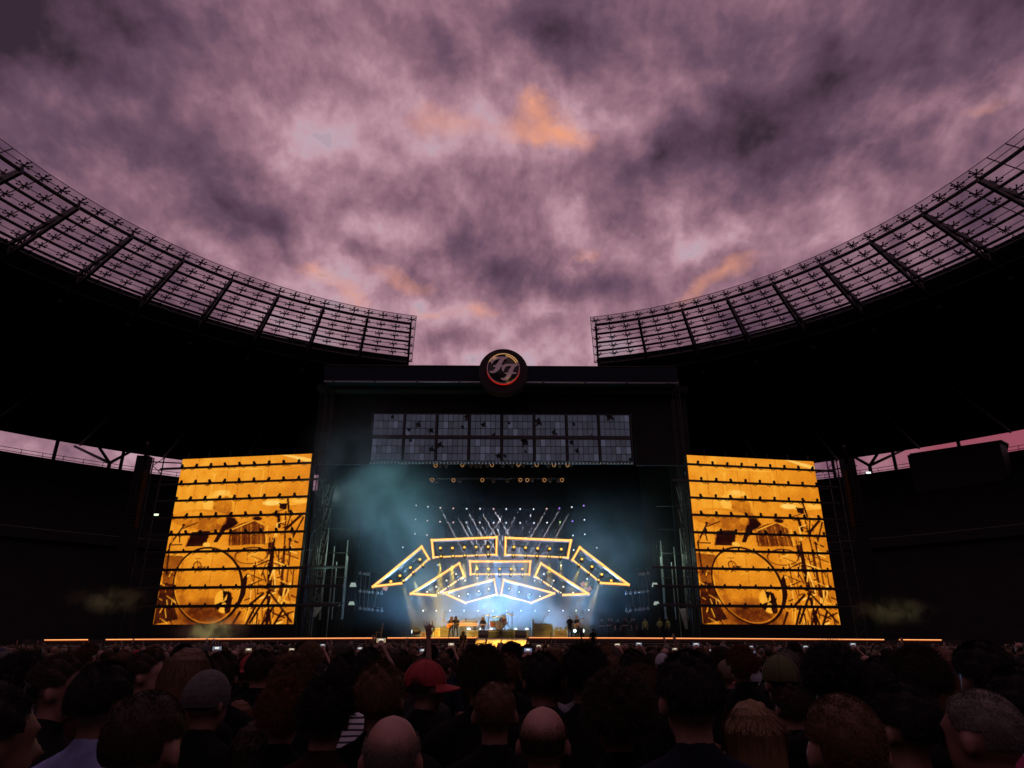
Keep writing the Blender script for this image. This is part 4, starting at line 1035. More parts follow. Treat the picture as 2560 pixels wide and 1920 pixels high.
for i in range(2):
    MB().box((xa + (xb - xa) * (.27 + .46 * i), -.95, .36), ((xb - xa) * .4, .08, .42)).build('front_panel', M_black, rs_)
    MB().bar((xa + (xb - xa) * (.27 + .46 * i) - .7, -1.0, .62), (xa + (xb - xa) * (.27 + .46 * i) + .7, -1.0, .62), .04).build('trim', M_alu, rs_)
dk = thing('drum_kit', 'red drum kit with brass cymbals on the riser', 'drum kit', (at(1249, 1564, 66.4).x, 66.4, RZ))
def drum(c, r, d, ax, m, nm, head=M_skin):
    o = bpy.data.objects.new(nm, MB().lathe((0, 0, 0), [(r, d / 2), (r, -d / 2)], 'Y', 24).mesh(nm, m, False)); C.objects.link(o); o.parent = dk; o.location = c; o.rotation_euler = ax
    MB().lathe((0, -d / 2 - .012, 0), [(r * .95, .01), (r * .95, -.005)], 'Y', 24).build('head', head, o)
    torus(r, .018, 24, 5).build('hoop', M_chrome, o).location = (0, -d / 2 - .01, 0)
    return o
drum((0, -.25, .40), .40, .42, (0, 0, 0), M_red, 'bass_drum')
drum((-.66, -.1, .52), .27, .4, (R(-75), 0, 0), M_red, 'floor_tom')
drum((.42, -.25, .98), .22, .3, (R(-48), 0, R(8)), M_red, 'rack_tom')
drum((.55, -.1, .62), .2, .25, (R(-35), 0, R(-10)), M_skin, 'snare')
for x, y, z, r in ((-1.05, 0, 1.30, .30), (-.55, -.1, 1.15, .26), (.85, .05, 1.42, .30), (1.15, .1, 1.30, .26), (-.15, -.2, 1.20, .22)):
    c = bpy.data.objects.new('cymbal', MB().lathe((0, 0, 0), [(.01, .05), (.05, .04), (r, -.02), (r, -.028)], 'Z', 20).mesh('cymbal', M_brass, True)); C.objects.link(c); c.parent = dk; c.location = (x, y, z); c.rotation_euler = (R(14), R(random.uniform(-8, 8)), 0)
    s_ = MB().tube([(x, y, z), (x * 1.02, y + .1, .25)], .016, 5)
    for a in (0, 2.1, 4.2): s_.tube([(x * 1.02, y + .1, .3), (x * 1.02 + .28 * math.cos(a), y + .1 + .28 * math.sin(a), .015)], .013, 4)
    s_.build('cymbal_stand', M_chrome, dk)
MB().lathe((0, 1.0, 0), [(.19, .48), (.19, .54)], 'Z', 14).tube([(0, 1.0, .0), (0, 1.0, .5)], .03, 6).build('throne', M_black, dk)

def case_at(x0, y0, x1, y1, Yp, cmap, lab, cat='case', m=M_case, nm='flight_case', zb=None, trim=True, grp=None, depth=.8):
    a_, b_ = at(*cmap(x0, y0), Yp), at(*cmap(x1, y1), Yp)
    w_ = b_.x - a_.x; zb = DECK if zb is None else zb; h_ = a_.z - zb
    t = thing(nm, lab, cat, ((a_.x + b_.x) / 2, Yp, zb), 0, grp)
    MB().box((0, depth / 2, h_ / 2), (w_, depth, h_)).build('box', m, t)
    if trim:
        e = MB()
        for x in (-w_ / 2, w_ / 2): e.bar((x, -.01, 0), (x, -.01, h_), .04)
        for z in (.02, h_): e.bar((-w_ / 2, -.01, z), (w_ / 2, -.01, z), .04)
        e.build('edge_trim', M_alu if nm == 'flight_case' else M_black, t)
        MB().bar((-w_ * .15, -.03, h_ * .6), (w_ * .15, -.03, h_ * .6), .05).build('handle', M_steel, t)
    return t, w_, h_
case_at(600, 495, 760, 640, 64, cS, 'tall tan amplifier left of the two guitarists', 'amplifier', M_amp, 'guitar_amplifier')
case_at(470, 525, 590, 640, 65, cS, 'low brown case behind the tan amplifier')
case_at(975, 485, 1075, 640, 66, cS, 'dark upright equipment rack beside the keyboards', 'rack', M_black, 'equipment_rack')
case_at(1105, 570, 1300, 645, 64.5, cS, 'long olive case below the keyboards', m=M_amp)
case_at(1310, 570, 1440, 645, 64.5, cS, 'olive case left of the drum riser', m=M_amp)
case_at(1965, 565, 2065, 645, 65, cS, 'olive case right of the drum riser', m=M_amp)
case_at(2085, 570, 2210, 645, 65, cS, 'second olive case right of the drum riser', m=M_amp)
case_at(240, 590, 330, 640, 63, cS, 'small brown case at the left end of the band gear')
t, w_, h_ = case_at(165, 330, 445, 485, 64, cT, 'big dark amplifier cabinet with a microphone stand on top', 'amplifier', M_amp, 'guitar_amplifier', depth=1.1)
MB().tube([(-.2, .5, h_), (.7, .4, h_ + 1.05)], .02, 5).build('microphone_arm', M_chrome, t)
MB().box((-.8, .5, h_ + .2), (.2, .2, .4)).build('top_unit', M_black, t)
case_at(470, 425, 655, 488, 64, cT, 'low brown case between the amplifier and the standing man')
for x in (505, 565, 630):
    p_ = at(*cT(x, 405), 64.4)
    tag(MB().box((0, 0, .12), (.3, .25, .25)).box((0, -.02, .28), (.2, .2, .08)).build('effects_box', M_black), {505: 'leftmost small black box on the brown case', 565: 'middle small black box on the brown case', 630: 'rightmost small black box on the brown case'}[x], 'box').location = (p_.x, 64.4, at(*cT(500, 425), 64).z)
for (x0, x1), lb in (((1290, 1480), 'black wedge monitor at the left top of the ramp'), ((1970, 2180), 'black wedge monitor at the right top of the ramp')):
    a_, b_ = at(*cS(x0, 735), 58.9), at(*cS(x1, 735), 58.9); w_ = b_.x - a_.x
    t = thing('wedge_monitor', lb, 'monitor', ((a_.x + b_.x) / 2, 58.9, DECK), 0, 'wedge monitors at the ramp')
    MB().prism([(-w_ / 2, 0, 0), (-w_ / 2, .9, 0), (-w_ / 2, .9, .30), (-w_ / 2, .35, .55), (-w_ / 2, 0, .25)], (w_, 0, 0)).build('cabinet', M_amp, t)
    MB().prism([(-w_ / 2 + .08, .86, .34), (-w_ / 2 + .08, .42, .55), (w_ / 2 - .08, .42, .55), (w_ / 2 - .08, .86, .34)], (0, .03, .03)).build('grille', M_black, t)
# keyboards on a bench
ka, kb = at(*cS(935, 480), 66.2), at(*cS(1290, 480), 66.2)
kt = thing('keyboard_rig', 'stacked pale keyboards on a tall bench left of the drums', 'keyboard', ((ka.x + kb.x) / 2, 66.2, DECK))
kw = kb.x - ka.x; kh = ka.z - DECK
MB().box((0, 0, kh + .12), (kw, .5, .26)).build('lower_keyboard', M_wood, kt)
MB().box((kw * .08, .15, kh + .42), (kw * .8, .35, .12), Matrix.Rotation(R(12), 3, 'X')).build('upper_keyboard', M_amp, kt)
for x in (-kw * .4, -kw * .1, kw * .25, kw * .42): MB().bar((x, 0, 0), (x, 0, kh), .07).build('leg', M_steel, kt)
MB().bar((-kw * .1, .1, kh + .3), (-kw * .1, .1, kh + .5), .1).build('riser_post', M_steel, kt)
for i in range(18): MB().box((-kw * .45 + kw * .9 * i / 17, -.2, kh + .26), (kw * .04, .14, .02)).build('key', M_skin, kt)

def mic_stand(px, y0, y1, Yp, lab, zb=None, boom=0.0):
    a_, b_ = at(px, y0, Yp), at(px, y1, Yp)
    zb = DECK if zb is None else zb
    t = thing('microphone_stand', lab, 'microphone stand', (a_.x, Yp, zb)); h = a_.z - zb
    MB().tube([(0, 0, .02), (0, 0, h)], .022, 6).build('pole', M_black, t)
    MB().lathe((0, 0, 0), [(.16, 0), (.16, .03), (.03, .05)], 'Z', 14).build('base', M_black, t)
    MB().cap((boom, 0, h), (boom + .02, -.12, h + .06), .028, .034, 8).build('microphone', M_steel, t)
    if boom: MB().tube([(0, 0, h - .1), (boom, 0, h)], .015, 5).build('boom', M_black, t)
    return t
mic_stand(1087.8, 1547, 1571, 63, 'thin microphone stand with a yellow-lit clip at far left of the band', None, .1)
mic_stand(1109.5, 1543, 1567, 65, 'thin microphone stand behind the tan amplifier')
mic_stand(1250.5, 1546, 1583, 61, 'microphone stand in front of the drum kit')
mic_stand(1122, 1577, 1608, 57.2, 'low microphone stand at the stage edge below the guitarists', 1.2)
mic_stand(1280, 1533, 1610, 46.5, 'tall microphone stand at the foot of the yellow ramp', 1.33)
mic_stand(1377, 1584, 1612, 57.2, 'dark stand in front of the big amplifier cabinet', 1.2)
a_, b_ = at(1260, 1609, 45), at(1302, 1609, 45)
t = thing('prompter_monitor', 'black square monitor at the foot of the yellow ramp', 'monitor', ((a_.x + b_.x) / 2, 45, 1.33))
ph_ = a_.z - 1.33
MB().box((0, 0, ph_ - .3), (b_.x - a_.x, .12, .6)).build('panel', M_black, t); MB().box((0, .1, .12), (.5, .35, .24)).build('foot', M_black, t); MB().bar((0, .05, 0), (0, .05, ph_ - .3), .08).build('post', M_black, t)
# floor lamps at the sides of the band
for px, py, ang, lb in ((1028, 1579, 80, 'bright white floor lamp pointing left at the stage edge'), (1437, 1577, 10, 'bright white floor lamp by the guitarist at right'), (1461, 1577, -70, 'bright floor lamp right of the guitarist')):
    p_ = at(px, py, 62)
    t = thing('floor_lamp', lb, 'floor lamp', (p_.x, 62, DECK), R(-ang))
    hh = p_.z - DECK
    MB().lathe((0, .1, hh), [(.14, .7), (.24, .5), (.26, .0), (.24, -.02)], 'Y', 14).build('head', M_steel, t)
    MB().lathe((0, .07, hh), [(.15, .02), (.15, -.01), (.1, -.05)], 'Y', 14).build('lens', emat('floor_lens', (.85, 1, 1), 1.6), t)
    MB().box((0, .3, .08), (.5, .5, .16)).build('base', M_black, t)
    for q in (-.28, .28): MB().bar((q, .3, .1), (q, .3, hh + .05), .06).build('yoke', M_black, t)
for i, px in enumerate((1172, 1203, 1228, 1289, 1317)):
    p_ = at(px, 1574, 68.5)
    t = thing('footlight', 'small white footlight behind the band, %s from the left' % ('first', 'second', 'third', 'fourth', 'fifth')[i], 'footlight', (p_.x, 68.5, DECK + .5), 0, 'white footlights behind the band')
    MB().lathe((0, 0, p_.z - DECK - .5), [(.10, .3), (.2, .2), (.2, 0)], 'Y', 12).build('can', M_steel, t); MB().lathe((0, -.03, p_.z - DECK - .5), [(.17, .02), (.17, -.01)], 'Y', 12).build('lens', emat('foot_lens', (.85, .95, 1), 2.0), t)
    MB().box((0, .1, (p_.z - DECK - .5) / 2 - .25), (.3, .3, abs(p_.z - DECK - .5) + .5)).build('stand', M_black, t)
# stage chair
p_ = at(947, 1588, 60)
t = thing('stage_chair', 'pale wooden chair alone on the left of the stage', 'chair', (p_.x, 60, DECK), R(-70))
MB().box((0, 0, .45), (.45, .45, .06)).build('seat', M_wood, t)
MB().prism([(-.22, .2, .5), (.22, .2, .5), (.2, .27, 1.15), (-.2, .27, 1.15)], (0, .03, 0)).build('backrest', M_wood, t)
for x in (-.2, .2):
    for y in (-.2, .2): MB().bar((x, y, 0), (x, y, .45), .045).build('leg', M_wood, t)

# ------------------------------------------------------------------ people
def remesh(mb, name, voxel, smooth=5):
    me = mb.mesh(name + '_raw'); o = link(name + '_raw', me)
    r = o.modifiers.new('r', 'REMESH'); r.mode = 'VOXEL'; r.voxel_size = voxel; r.use_smooth_shade = True
    s = o.modifiers.new('s', 'SMOOTH'); s.factor = .5; s.iterations = smooth
    out = bpy.data.meshes.new_from_object(o.evaluated_get(bpy.context.evaluated_depsgraph_get()))
    out.name = name
    bpy.data.objects.remove(o); bpy.data.meshes.remove(me)
    out.shade_smooth()
    return out
HC = Vector((0, -.012, 1.688)); HRAD = Vector((.079, .100, .094))
def human(name, J=None, voxel=.013, female=False, fingers=0, slim=1.0):
    """One continuous body plus fitted shirt and trousers. Faces +Y, 1.78 m tall; J overrides joints."""
    K = dict(le=(-.26, -.02, 1.14), lw=(-.25, .08, .90), re=(.26, -.02, 1.14), rw=(.25, .08, .90),
             lk=(-.10, .03, .50), la=(-.11, -.02, .09), rk=(.10, .03, .50), ra=(.11, -.02, .09), lh=(-.085, 0, .93), rh=(.085, 0, .93), dy=0.0)
    if J: K.update(J)
    V_ = lambda k_: Vector(K[k_])
    sw = (.165 if female else .185) * slim
    b = MB()
    b.ell(HC, HRAD, 18, 12); b.ell((0, .030, 1.628), (.060, .070, .086), 16, 10); b.ell((0, .072, 1.570), (.030, .026, .022)); b.cap((0, .098, 1.668), (0, .118, 1.636), .009, .015)
    b.cap((-.04, .082, 1.690), (.04, .082, 1.690), .013, .013); b.cap((-.018, .096, 1.598), (.018, .096, 1.598), .008, .008)
    for s in (-1, 1):
        b.ell((s * .084, -.012, 1.650), (.011, .022, .034), 10, 7, Matrix.Rotation(R(s * 22), 3, 'Z')); b.ell((s * .031, .080, 1.667), (.013, .012, .009), 8, 6)
    b.cap((0, -.018, 1.47), (0, -.008, 1.60), .060 if not female else .050, .055 if not female else .046)
    def torso(m, g):
        m.ell((0, -.005, 1.30), (.165 * slim + g, .112 + g, .20 + g), 18, 12); m.ell((0, .008, 1.10), (.148 * slim + g, .106 + g, .18 + g), 18, 12)
        for s in (-1, 1):
            m.cap((s * .03, -.02, 1.505), (s * (sw - .02), -.008, 1.43), .040 + g, .054 + g)
            m.cap((0, -.01, 1.36), (s * sw, 0, 1.405), .085 + g, .062 + g)
            if female: m.ell((s * .07, .085, 1.27), (.062 + g, .055 + g, .06 + g))
        m.ell((0, 0, .965), (.160 * slim + g, .116 + g, .13 + g), 18, 10)
    torso(b, 0)
    for s, e, w in ((-1, V_('le'), V_('lw')), (1, V_('re'), V_('rw'))):
        sh = Vector((s * sw, 0, 1.41))
        b.cap(sh, e, .056, .042); b.cap(e, w, .042, .028)
        d = (w - e).normalized(); side = d.cross(Vector((0, 1, 0)) if abs(d.y) < .8 else Vector((0, 0, 1))).normalized()
        pc = w + d * .055; b.cap(w, w + d * .085, .030, .036)
        L4 = (.070, .082, .088, .076)
        for q in range(4):
            off = side * ((q - 1.5) * (.021 if not fingers else .030))
            f0 = w + d * .095 + off * .8; f1 = f0 + d * L4[3 - q] * .55 + off * (.25 if fingers else 0); f2 = f1 + d * L4[3 - q] * .45 + Vector((0, .012 if not fingers else .004, 0))
            b.cap(f0, f1, .0105, .0095, 8); b.cap(f1, f2, .0095, .008, 8)
        t0 = w + d * .03 + side * .03 * -s; t1 = t0 + d * .04 + side * .035 * -s
        b.cap(w + d * .02, t0, .02, .016, 8); b.cap(t0, t1, .014, .011, 8); b.cap(t1, t1 + d * .035, .011, .009, 8)
    def legs(m, g):
        for h, kn, an in (('lh', 'lk', 'la'), ('rh', 'rk', 'ra')):
            m.cap(V_(h), V_(kn), .086 + g, .058 + g); m.cap(V_(kn), V_(an), .056 + g, .042 + g * 1.6)
    legs(b, 0)
    for an in ('la', 'ra'):
        a = V_(an); b.cap(a + Vector((0, -.04, -.045)), a + Vector((0, .14, -.055)), .045, .035)
    sh_ = MB(); torso(sh_, .013)
    for s, e in ((-1, V_('le')), (1, V_('re'))):
        s0 = Vector((s * sw, 0, 1.41)); sh_.cap(s0, s0.lerp(e, .72), .070, .060)
    sh_.cap((0, -.02, 1.49), (0, -.016, 1.525), .072, .070)
    tr_ = MB(); legs(tr_, .012); tr_.ell((0, 0, .955), (.166 * slim + .014, .13, .12), 16, 10)
    return dict(body=remesh(b, name, voxel, 4), shirt=remesh(sh_, 'shirt', .022, 5), trousers=remesh(tr_, 'trousers', .022, 5))

def scalp_ok(p, low=0.0):           # p relative to the head centre, in units of the head radii
    if p.z < -.28 - low + (0 if p.y < 0 else p.y * 1.35): return False
    return not (p.y > .62 and p.z < .45)
def hair_mesh(name, n, length, stand, style, seed=1):
    """Scalp shell plus many thin tapered strands."""
    rg = random.Random(seed); mb = MB()
    low = {'long': .55, 'bob': .5}.get(style, .12)
    inf = {'buzz': .004, 'short': .011, 'tousled': .018, 'curly': .030, 'long': .014, 'bob': .016, 'fringe': .003}[style]
    nn, mm = 30, 20
    def sp(i, j):
        t, a = math.pi * i / mm, 2 * math.pi * j / nn
        return Vector((math.sin(t) * math.cos(a), math.sin(t) * math.sin(a), math.cos(t)))
    def okf(p, shell=True):
        if not scalp_ok(p, low): return False
        if style not in ('long', 'bob', 'curly') and -.42 < p.y < .34 and p.z < -.02 and abs(p.x) > .6: return False   # cut clear of the ears
        if style == 'fringe':
            lim = .05 if shell else .05 + .5 * rg.random() ** 1.8
            return p.z < lim and p.y < .55
        return True
    for i in range(mm):
        for j in range(nn):
            c = [sp(i, j), sp(i, j + 1), sp(i + 1, j + 1), sp(i + 1, j)]
            if okf(sum(c, Vector()) / 4):
                fsx = []
                for p in c:
                    wob = inf * (1 + .5 * math.sin(9 * p.x + 3) * math.cos(8 * p.z + 5 * p.y))
                    fsx.append(Vector((p.x * (HRAD.x + wob), p.y * (HRAD.y + wob), p.z * (HRAD.z + wob))) + HC)
                mb.add(fsx, [(0, 3, 2, 1)])
    k_ = 0
    while k_ < n:
        p = Vector((rg.gauss(0, 1), rg.gauss(0, 1), rg.gauss(0, 1))).normalized()
        if not okf(p, False): continue
        k_ += 1
        nrm = Vector((p.x / HRAD.x, p.y / HRAD.y, p.z / HRAD.z)).normalized()
        st = Vector((p.x * (HRAD.x + inf * .7), p.y * (HRAD.y + inf * .7), p.z * (HRAD.z + inf * .7))) + HC
        rnd = Vector((rg.gauss(0, 1), rg.gauss(0, 1), rg.gauss(0, 1)))
        l = length * rg.uniform(.6, 1.25)
        w = .0008 if style not in ('long', 'bob') else .0016
        sd = nrm.cross(rnd).normalized() * w
        if style in ('long', 'bob'):
            pts = [st]; d = (nrm * .28 + Vector((p.x * .2, -.2 if p.y < .3 else .1, -.7)) + rnd * .08).normalized()
            seg = l / 5
            for q in range(5):
                nx = pts[-1] + d * seg
                rel = nx - HC; rr = math.hypot(rel.x / (HRAD.x + .02), rel.y / (HRAD.y + .022))
                lim = 1.0 if rel.z > -.09 else .88
                if rr < lim and rel.z < .06:
                    f = lim / max(rr, .3); nx = HC + Vector((rel.x * f, rel.y * f, rel.z))
                elif rr > 1.22 and rel.z < -.02: nx = HC + Vector((rel.x * 1.22 / rr, rel.y * 1.22 / rr, rel.z))
                pts.append(nx); d = (d * .45 + Vector((rnd.x * .07, -.05 + rnd.y * .05, -.9))).normalized()
            sdx = Vector((p.y, -p.x, 0)).normalized() * w if abs(p.z) < .97 else Vector((1, 0, 0)) * w
            vs = []
            for q, pt in enumerate(pts):
                tw = 1 if q < 4 else .6 if q == 4 else .1
                vs += [pt - sdx * tw, pt + sdx * tw]
            mb.add(vs, [(2 * q, 2 * q + 1, 2 * q + 3, 2 * q + 2) for q in range(5)])
        else:
            comb_ = Vector((p.x * .4, -.55, -.55 if p.z < .75 else -.1)); comb_ = comb_ - nrm * comb_.dot(nrm)
            dr = (nrm * stand + rnd * (.16 if style in ('short', 'buzz', 'fringe') else .38) + comb_ * (1.0 if style != 'curly' else .2)).normalized()
            mid = st + dr * l * .55; d2 = (dr + Vector((rnd.y, rnd.z, rnd.x - .3)) * (.25 if style != 'curly' else .8)).normalized()
            en = mid + d2 * l * .45
            mb.add([st - sd, st + sd, mid + sd * .8, mid - sd * .8, en], [(0, 1, 2, 3), (3, 2, 4)])
    return mb.mesh(name)
HAIR = dict(buzz=hair_mesh('hair', 9000, .006, .8, 'buzz', 1), short=hair_mesh('hair', 12000, .022, .35, 'short', 2), tousled=hair_mesh('hair', 12000, .040, .45, 'tousled', 3), curly=hair_mesh('hair', 13000, .042, .6, 'curly', 4),
            long=hair_mesh('hair', 7000, .40, .3, 'long', 5), bob=hair_mesh('hair', 6000, .22, .3, 'bob', 6), fringe=hair_mesh('hair', 5000, .006, .8, 'fringe', 7))
def cap_mesh(kind):
    mb = MB(); nn, mm = 28, 9
    infl = {'cap': .016, 'bucket': .022, 'beanie': .012}[kind]
    def P_(t, a): return Vector((math.sin(t) * math.cos(a) * (HRAD.x + infl), math.sin(t) * math.sin(a) * (HRAD.y + infl), math.cos(t) * (HRAD.z + infl + .008))) + HC
    tmax = {'cap': 95, 'bucket': 88, 'beanie': 108}[kind]
    for i in range(mm):
        for j in range(nn):
            t0, t1 = R(tmax) * i / mm, R(tmax) * (i + 1) / mm; a0, a1 = 2 * math.pi * j / nn, 2 * math.pi * (j + 1) / nn
            mb.add([P_(t0, a0), P_(t1, a0), P_(t1, a1), P_(t0, a1)], [(0, 1, 2, 3)])
    if kind == 'cap':
        mb.ell(HC + Vector((0, 0, HRAD.z + .026)), (.009, .009, .005), 8, 6)
        for j in range(6):
            a = math.pi / 3 * j
            mb.tube([P_(R(t), a) + (P_(R(t), a) - HC) * .01 for t in range(4, 96, 10)], .0022, 4)
    if kind == 'bucket':
        for j in range(nn):
            a0, a1 = 2 * math.pi * j / nn, 2 * math.pi * (j + 1) / nn
            e0, e1 = P_(R(88), a0), P_(R(88), a1)
            out = lambda e, a: e + Vector((math.cos(a) * .05, math.sin(a) * .05, -.045 + .008 * math.sin(5 * a)))
            mb.add([e0, out(e0, a0), out(e1, a1), e1], [(0, 1, 2, 3)])
    return mb.mesh(kind)
def brim_mesh():
    mb = MB(); vs = []
    n = 12
    inner, outer = [], []
    for i in range(n + 1):
        a = R(90 - 62 + 124 * i / n)
        e = Vector((math.cos(a) * (HRAD.x + .017), math.sin(a) * (HRAD.y + .017), -.004)) + HC
        o = e + Vector((math.cos(a) * .02, .072 * math.sin(math.pi * i / n) ** .6 + .004, -.018 - .02 * abs(math.cos(a)) ** 2))
        inner.append(e); outer.append(o)
    for i in range(n):
        mb.add([inner[i], outer[i], outer[i + 1], inner[i + 1]], [(0, 1, 2, 3)])
        d = Vector((0, 0, -.006)); mb.add([inner[i] + d, outer[i] + d, outer[i + 1] + d, inner[i + 1] + d], [(3, 2, 1, 0)]); mb.add([outer[i], outer[i] + d, outer[i + 1] + d, outer[i + 1]], [(0, 1, 2, 3)])
    return mb.mesh('brim')
CAPS = {k_: cap_mesh(k_) for k_ in ('cap', 'bucket', 'beanie')}
for m_ in CAPS.values(): m_.shade_smooth()
BRIM = brim_mesh(); BRIM.shade_smooth()

TM = dict(
    stand=human('person'), wide=human('person', slim=1.12), woman=human('person', female=True, slim=.9),
    phone=human('person', dict(le=(-.25, .16, 1.42), lw=(-.075, .34, 1.74), re=(.25, .16, 1.42), rw=(.075, .34, 1.74)), .012),
    phone2=human('person', dict(le=(-.30, .10, 1.58), lw=(-.075, .26, 1.90), re=(.30, .10, 1.58), rw=(.075, .26, 1.90)), .012, slim=.95),
    raise_=human('person', dict(re=(.27, .02, 1.68), rw=(.25, .06, 1.96)), .0085, fingers=1),
    wave=human('person', dict(le=(-.29, .05, 1.62), lw=(-.34, .08, 1.90)), .0085, fingers=1, female=True, slim=.92),
    guitar=human('person', dict(le=(-.34, .02, 1.16), lw=(-.10, .24, 1.06), re=(.36, .10, 1.22), rw=(.52, .30, 1.30), lk=(-.14, .05, .5), la=(-.17, 0, .09), rk=(.16, .07, .5), ra=(.2, .02, .09)), .015),
    drummer=human('person', dict(le=(-.30, .18, 1.18), lw=(-.18, .42, 1.28), re=(.34, .16, 1.26), rw=(.30, .40, 1.45), lk=(-.18, .42, .88), la=(-.2, .44, .45), rk=(.18, .42, .88), ra=(.2, .44, .45)), .015),
    folded=human('person', dict(le=(-.27, .06, 1.13), lw=(-.02, .18, 1.14), re=(.27, .06, 1.13), rw=(.02, .2, 1.10)), .015),
)
M_hair = dict(black=mat('black_hair', (.011, .008, .0065), .6, spec=.18), dark=mat('dark_brown_hair', (.027, .016, .010), .6, spec=.18), brown=mat('brown_hair', (.085, .047, .025), .6, spec=.18), red=mat('auburn_hair', (.085, .031, .015), .6, spec=.18), grey=mat('grey_hair', (.12, .105, .095), .6, spec=.18), blond=mat('blond_hair', (.14, .083, .04), .6, spec=.18))
M_skinp = [mat('skin_fair', (.27, .14, .105), .55, noise=(30, .08)), mat('skin_tan', (.17, .085, .062), .55, noise=(30, .08)), mat('skin_ruddy', (.25, .12, .098), .55, noise=(30, .1))]
def shirt_mat(n, c, **kw): return mat(n, c, .9, bump=.6, noise=(16, .25), spec=.1, **kw)
M_sh = dict(black=shirt_mat('black_shirt', (.0045, .0045, .005)), navy=shirt_mat('navy_shirt', (.008, .009, .018)), grey=shirt_mat('grey_shirt', (.022, .022, .023)), maroon=shirt_mat('maroon_shirt', (.022, .006, .007)), white=shirt_mat('white_shirt', (.13, .13, .15)), blue=shirt_mat('light_blue_shirt', (.17, .20, .38)), olive=shirt_mat('olive_shirt', (.014, .014, .008)), yellow=shirt_mat('yellow_vest', (.28, .26, .09)), brown=shirt_mat('brown_shirt', (.016, .009, .006)))
def stripe_mat(name, c1, c2, sc):
    m = mat(name, c1, .9); nt = m.node_tree; t_ = nt.nodes.new('ShaderNodeTexCoord'); w = nt.nodes.new('ShaderNodeTexWave'); w.bands_direction = 'Z'; w.inputs['Scale'].default_value = sc; w.inputs['Distortion'].default_value = .5
    r = nt.nodes.new('ShaderNodeValToRGB'); r.color_ramp.interpolation = 'CONSTANT'; r.color_ramp.elements[1].position = .72; r.color_ramp.elements[0].color = (*c1, 1); r.color_ramp.elements[1].color = (*c2, 1)
    nt.links.new(t_.outputs['Object'], w.inputs[0]); nt.links.new(w.outputs[0], r.inputs[0]); nt.links.new(r.outputs[0], nt.nodes['Principled BSDF'].inputs['Base Color']); return m
M_sh['striped'] = stripe_mat('striped_shirt', (.40, .40, .46), (.02, .02, .03), 12)
m_ = mat('patterned_shirt', (.3, .3, .4), .9); nt = m_.node_tree
t_ = nt.nodes.new('ShaderNodeTexCoord'); vo = nt.nodes.new('ShaderNodeTexNoise'); vo.inputs['Scale'].default_value = 14; r_ = nt.nodes.new('ShaderNodeValToRGB'); r_.color_ramp.interpolation = 'CONSTANT'
for p__, c__ in ((.0, (.02, .02, .06)), (.47, (.30, .03, .10)), (.56, (.34, .36, .60))):
    e = r_.color_ramp.elements.new(p__) if p__ else r_.color_ramp.elements[0]; e.color = (*c__, 1)
nt.links.new(t_.outputs['Object'], vo.inputs[0]); nt.links.new(vo.outputs[0], r_.inputs[0]); nt.links.new(r_.outputs[0], nt.nodes['Principled BSDF'].inputs['Base Color'])
M_sh['pattern'] = m_
M_jeans = mat('dark_jeans', (.016, .018, .026), .9, bump=.2)
M_capm = dict(red=mat('red_cap', (.20, .008, .012), .8, bump=.2, noise=(60, .12)), green=mat('olive_green_cap', (.040, .044, .007), .85, bump=.3, noise=(50, .15)), grey=mat('grey_knit', (.055, .053, .052), .95, bump=.8, noise=(45, .3)), tan=mat('tan_beanie', (.085, .058, .040), .95, bump=.5), white=mat('white_cap', (.26, .26, .31), .85), navy=mat('navy_cap', (.02, .026, .05), .85), black=mat('black_cap', (.01, .01, .012), .85))
def setm(o, m):
    if not o.data.materials: o.data.materials.append(m)
    o.material_slots[0].link = 'OBJECT'; o.material_slots[0].material = m
for d_ in TM.values():
    for m_ in d_.values(): m_.materials.clear(); m_.materials.append(M_black)
for m_ in list(HAIR.values()) + list(CAPS.values()) + [BRIM]: m_.materials.append(M_black)
def person(loc, rz, tmpl, hair, hcol, shirt, label, group=None, cap=None, capcol=None, caprot=0, scale=1.0, skin=None, trousers=True, cat='person', lean=0.0, brimcol=None):
    T = TM[tmpl]
    o = link('person', T['body']); setm(o, M_skinp[skin if skin is not None else random.randrange(3)])
    o.location = loc; o.rotation_euler = (lean, 0, rz); o.scale = (scale,) * 3
    tag(o, label, cat, group)
    setm(link('shirt', T['shirt'], o), M_sh[shirt])
    if trousers: setm(link('trousers', T['trousers'], o), M_jeans)
    if cap and hair: hair = 'fringe'
    if hair: setm(link('hair', HAIR[hair], o), M_hair[hcol])
    if cap:
        c = link('cap' if cap == 'cap' else 'hat', CAPS[cap], o); setm(c, M_capm[capcol])
        q = Matrix.Translation((HC.x, HC.y, 0)) @ Matrix.Rotation(caprot, 4, 'Z') @ Matrix.Translation((-HC.x, -HC.y, 0))
        c.matrix_local = q
        if cap == 'cap': setm(link('brim', BRIM, c), M_capm[brimcol or capcol])
    return o
def stand_at(px, pytop, wpx, headw=.175, H=1.79):
    """Where someone stands whose head-top is at that pixel and whose head is wpx wide; returns place and scale."""
    d = ray(px, pytop)
    dep = FPX * headw / wpx
    fwd = Vector((-math.sin(YAW) * math.cos(PITCH), math.cos(YAW) * math.cos(PITCH), math.sin(PITCH)))
    k_ = dep / d.dot(fwd)
    P = Vector((0, 0, CAMZ)) + d * k_
    return Vector((P.x, P.y, 0)), P.z / H
used_px = []
def near(px, pytop, wpx, rz, tmpl, hair, hcol, shirt, label, hw=.175, grp=None, **kw):
    loc, sc = stand_at(px, pytop, wpx, hw)
    sc = min(max(sc, .86), 1.09)
    used_px.append((loc.x, loc.y))
    return person(loc, R(rz), tmpl, hair, hcol, shirt, label, grp, scale=sc, **kw)

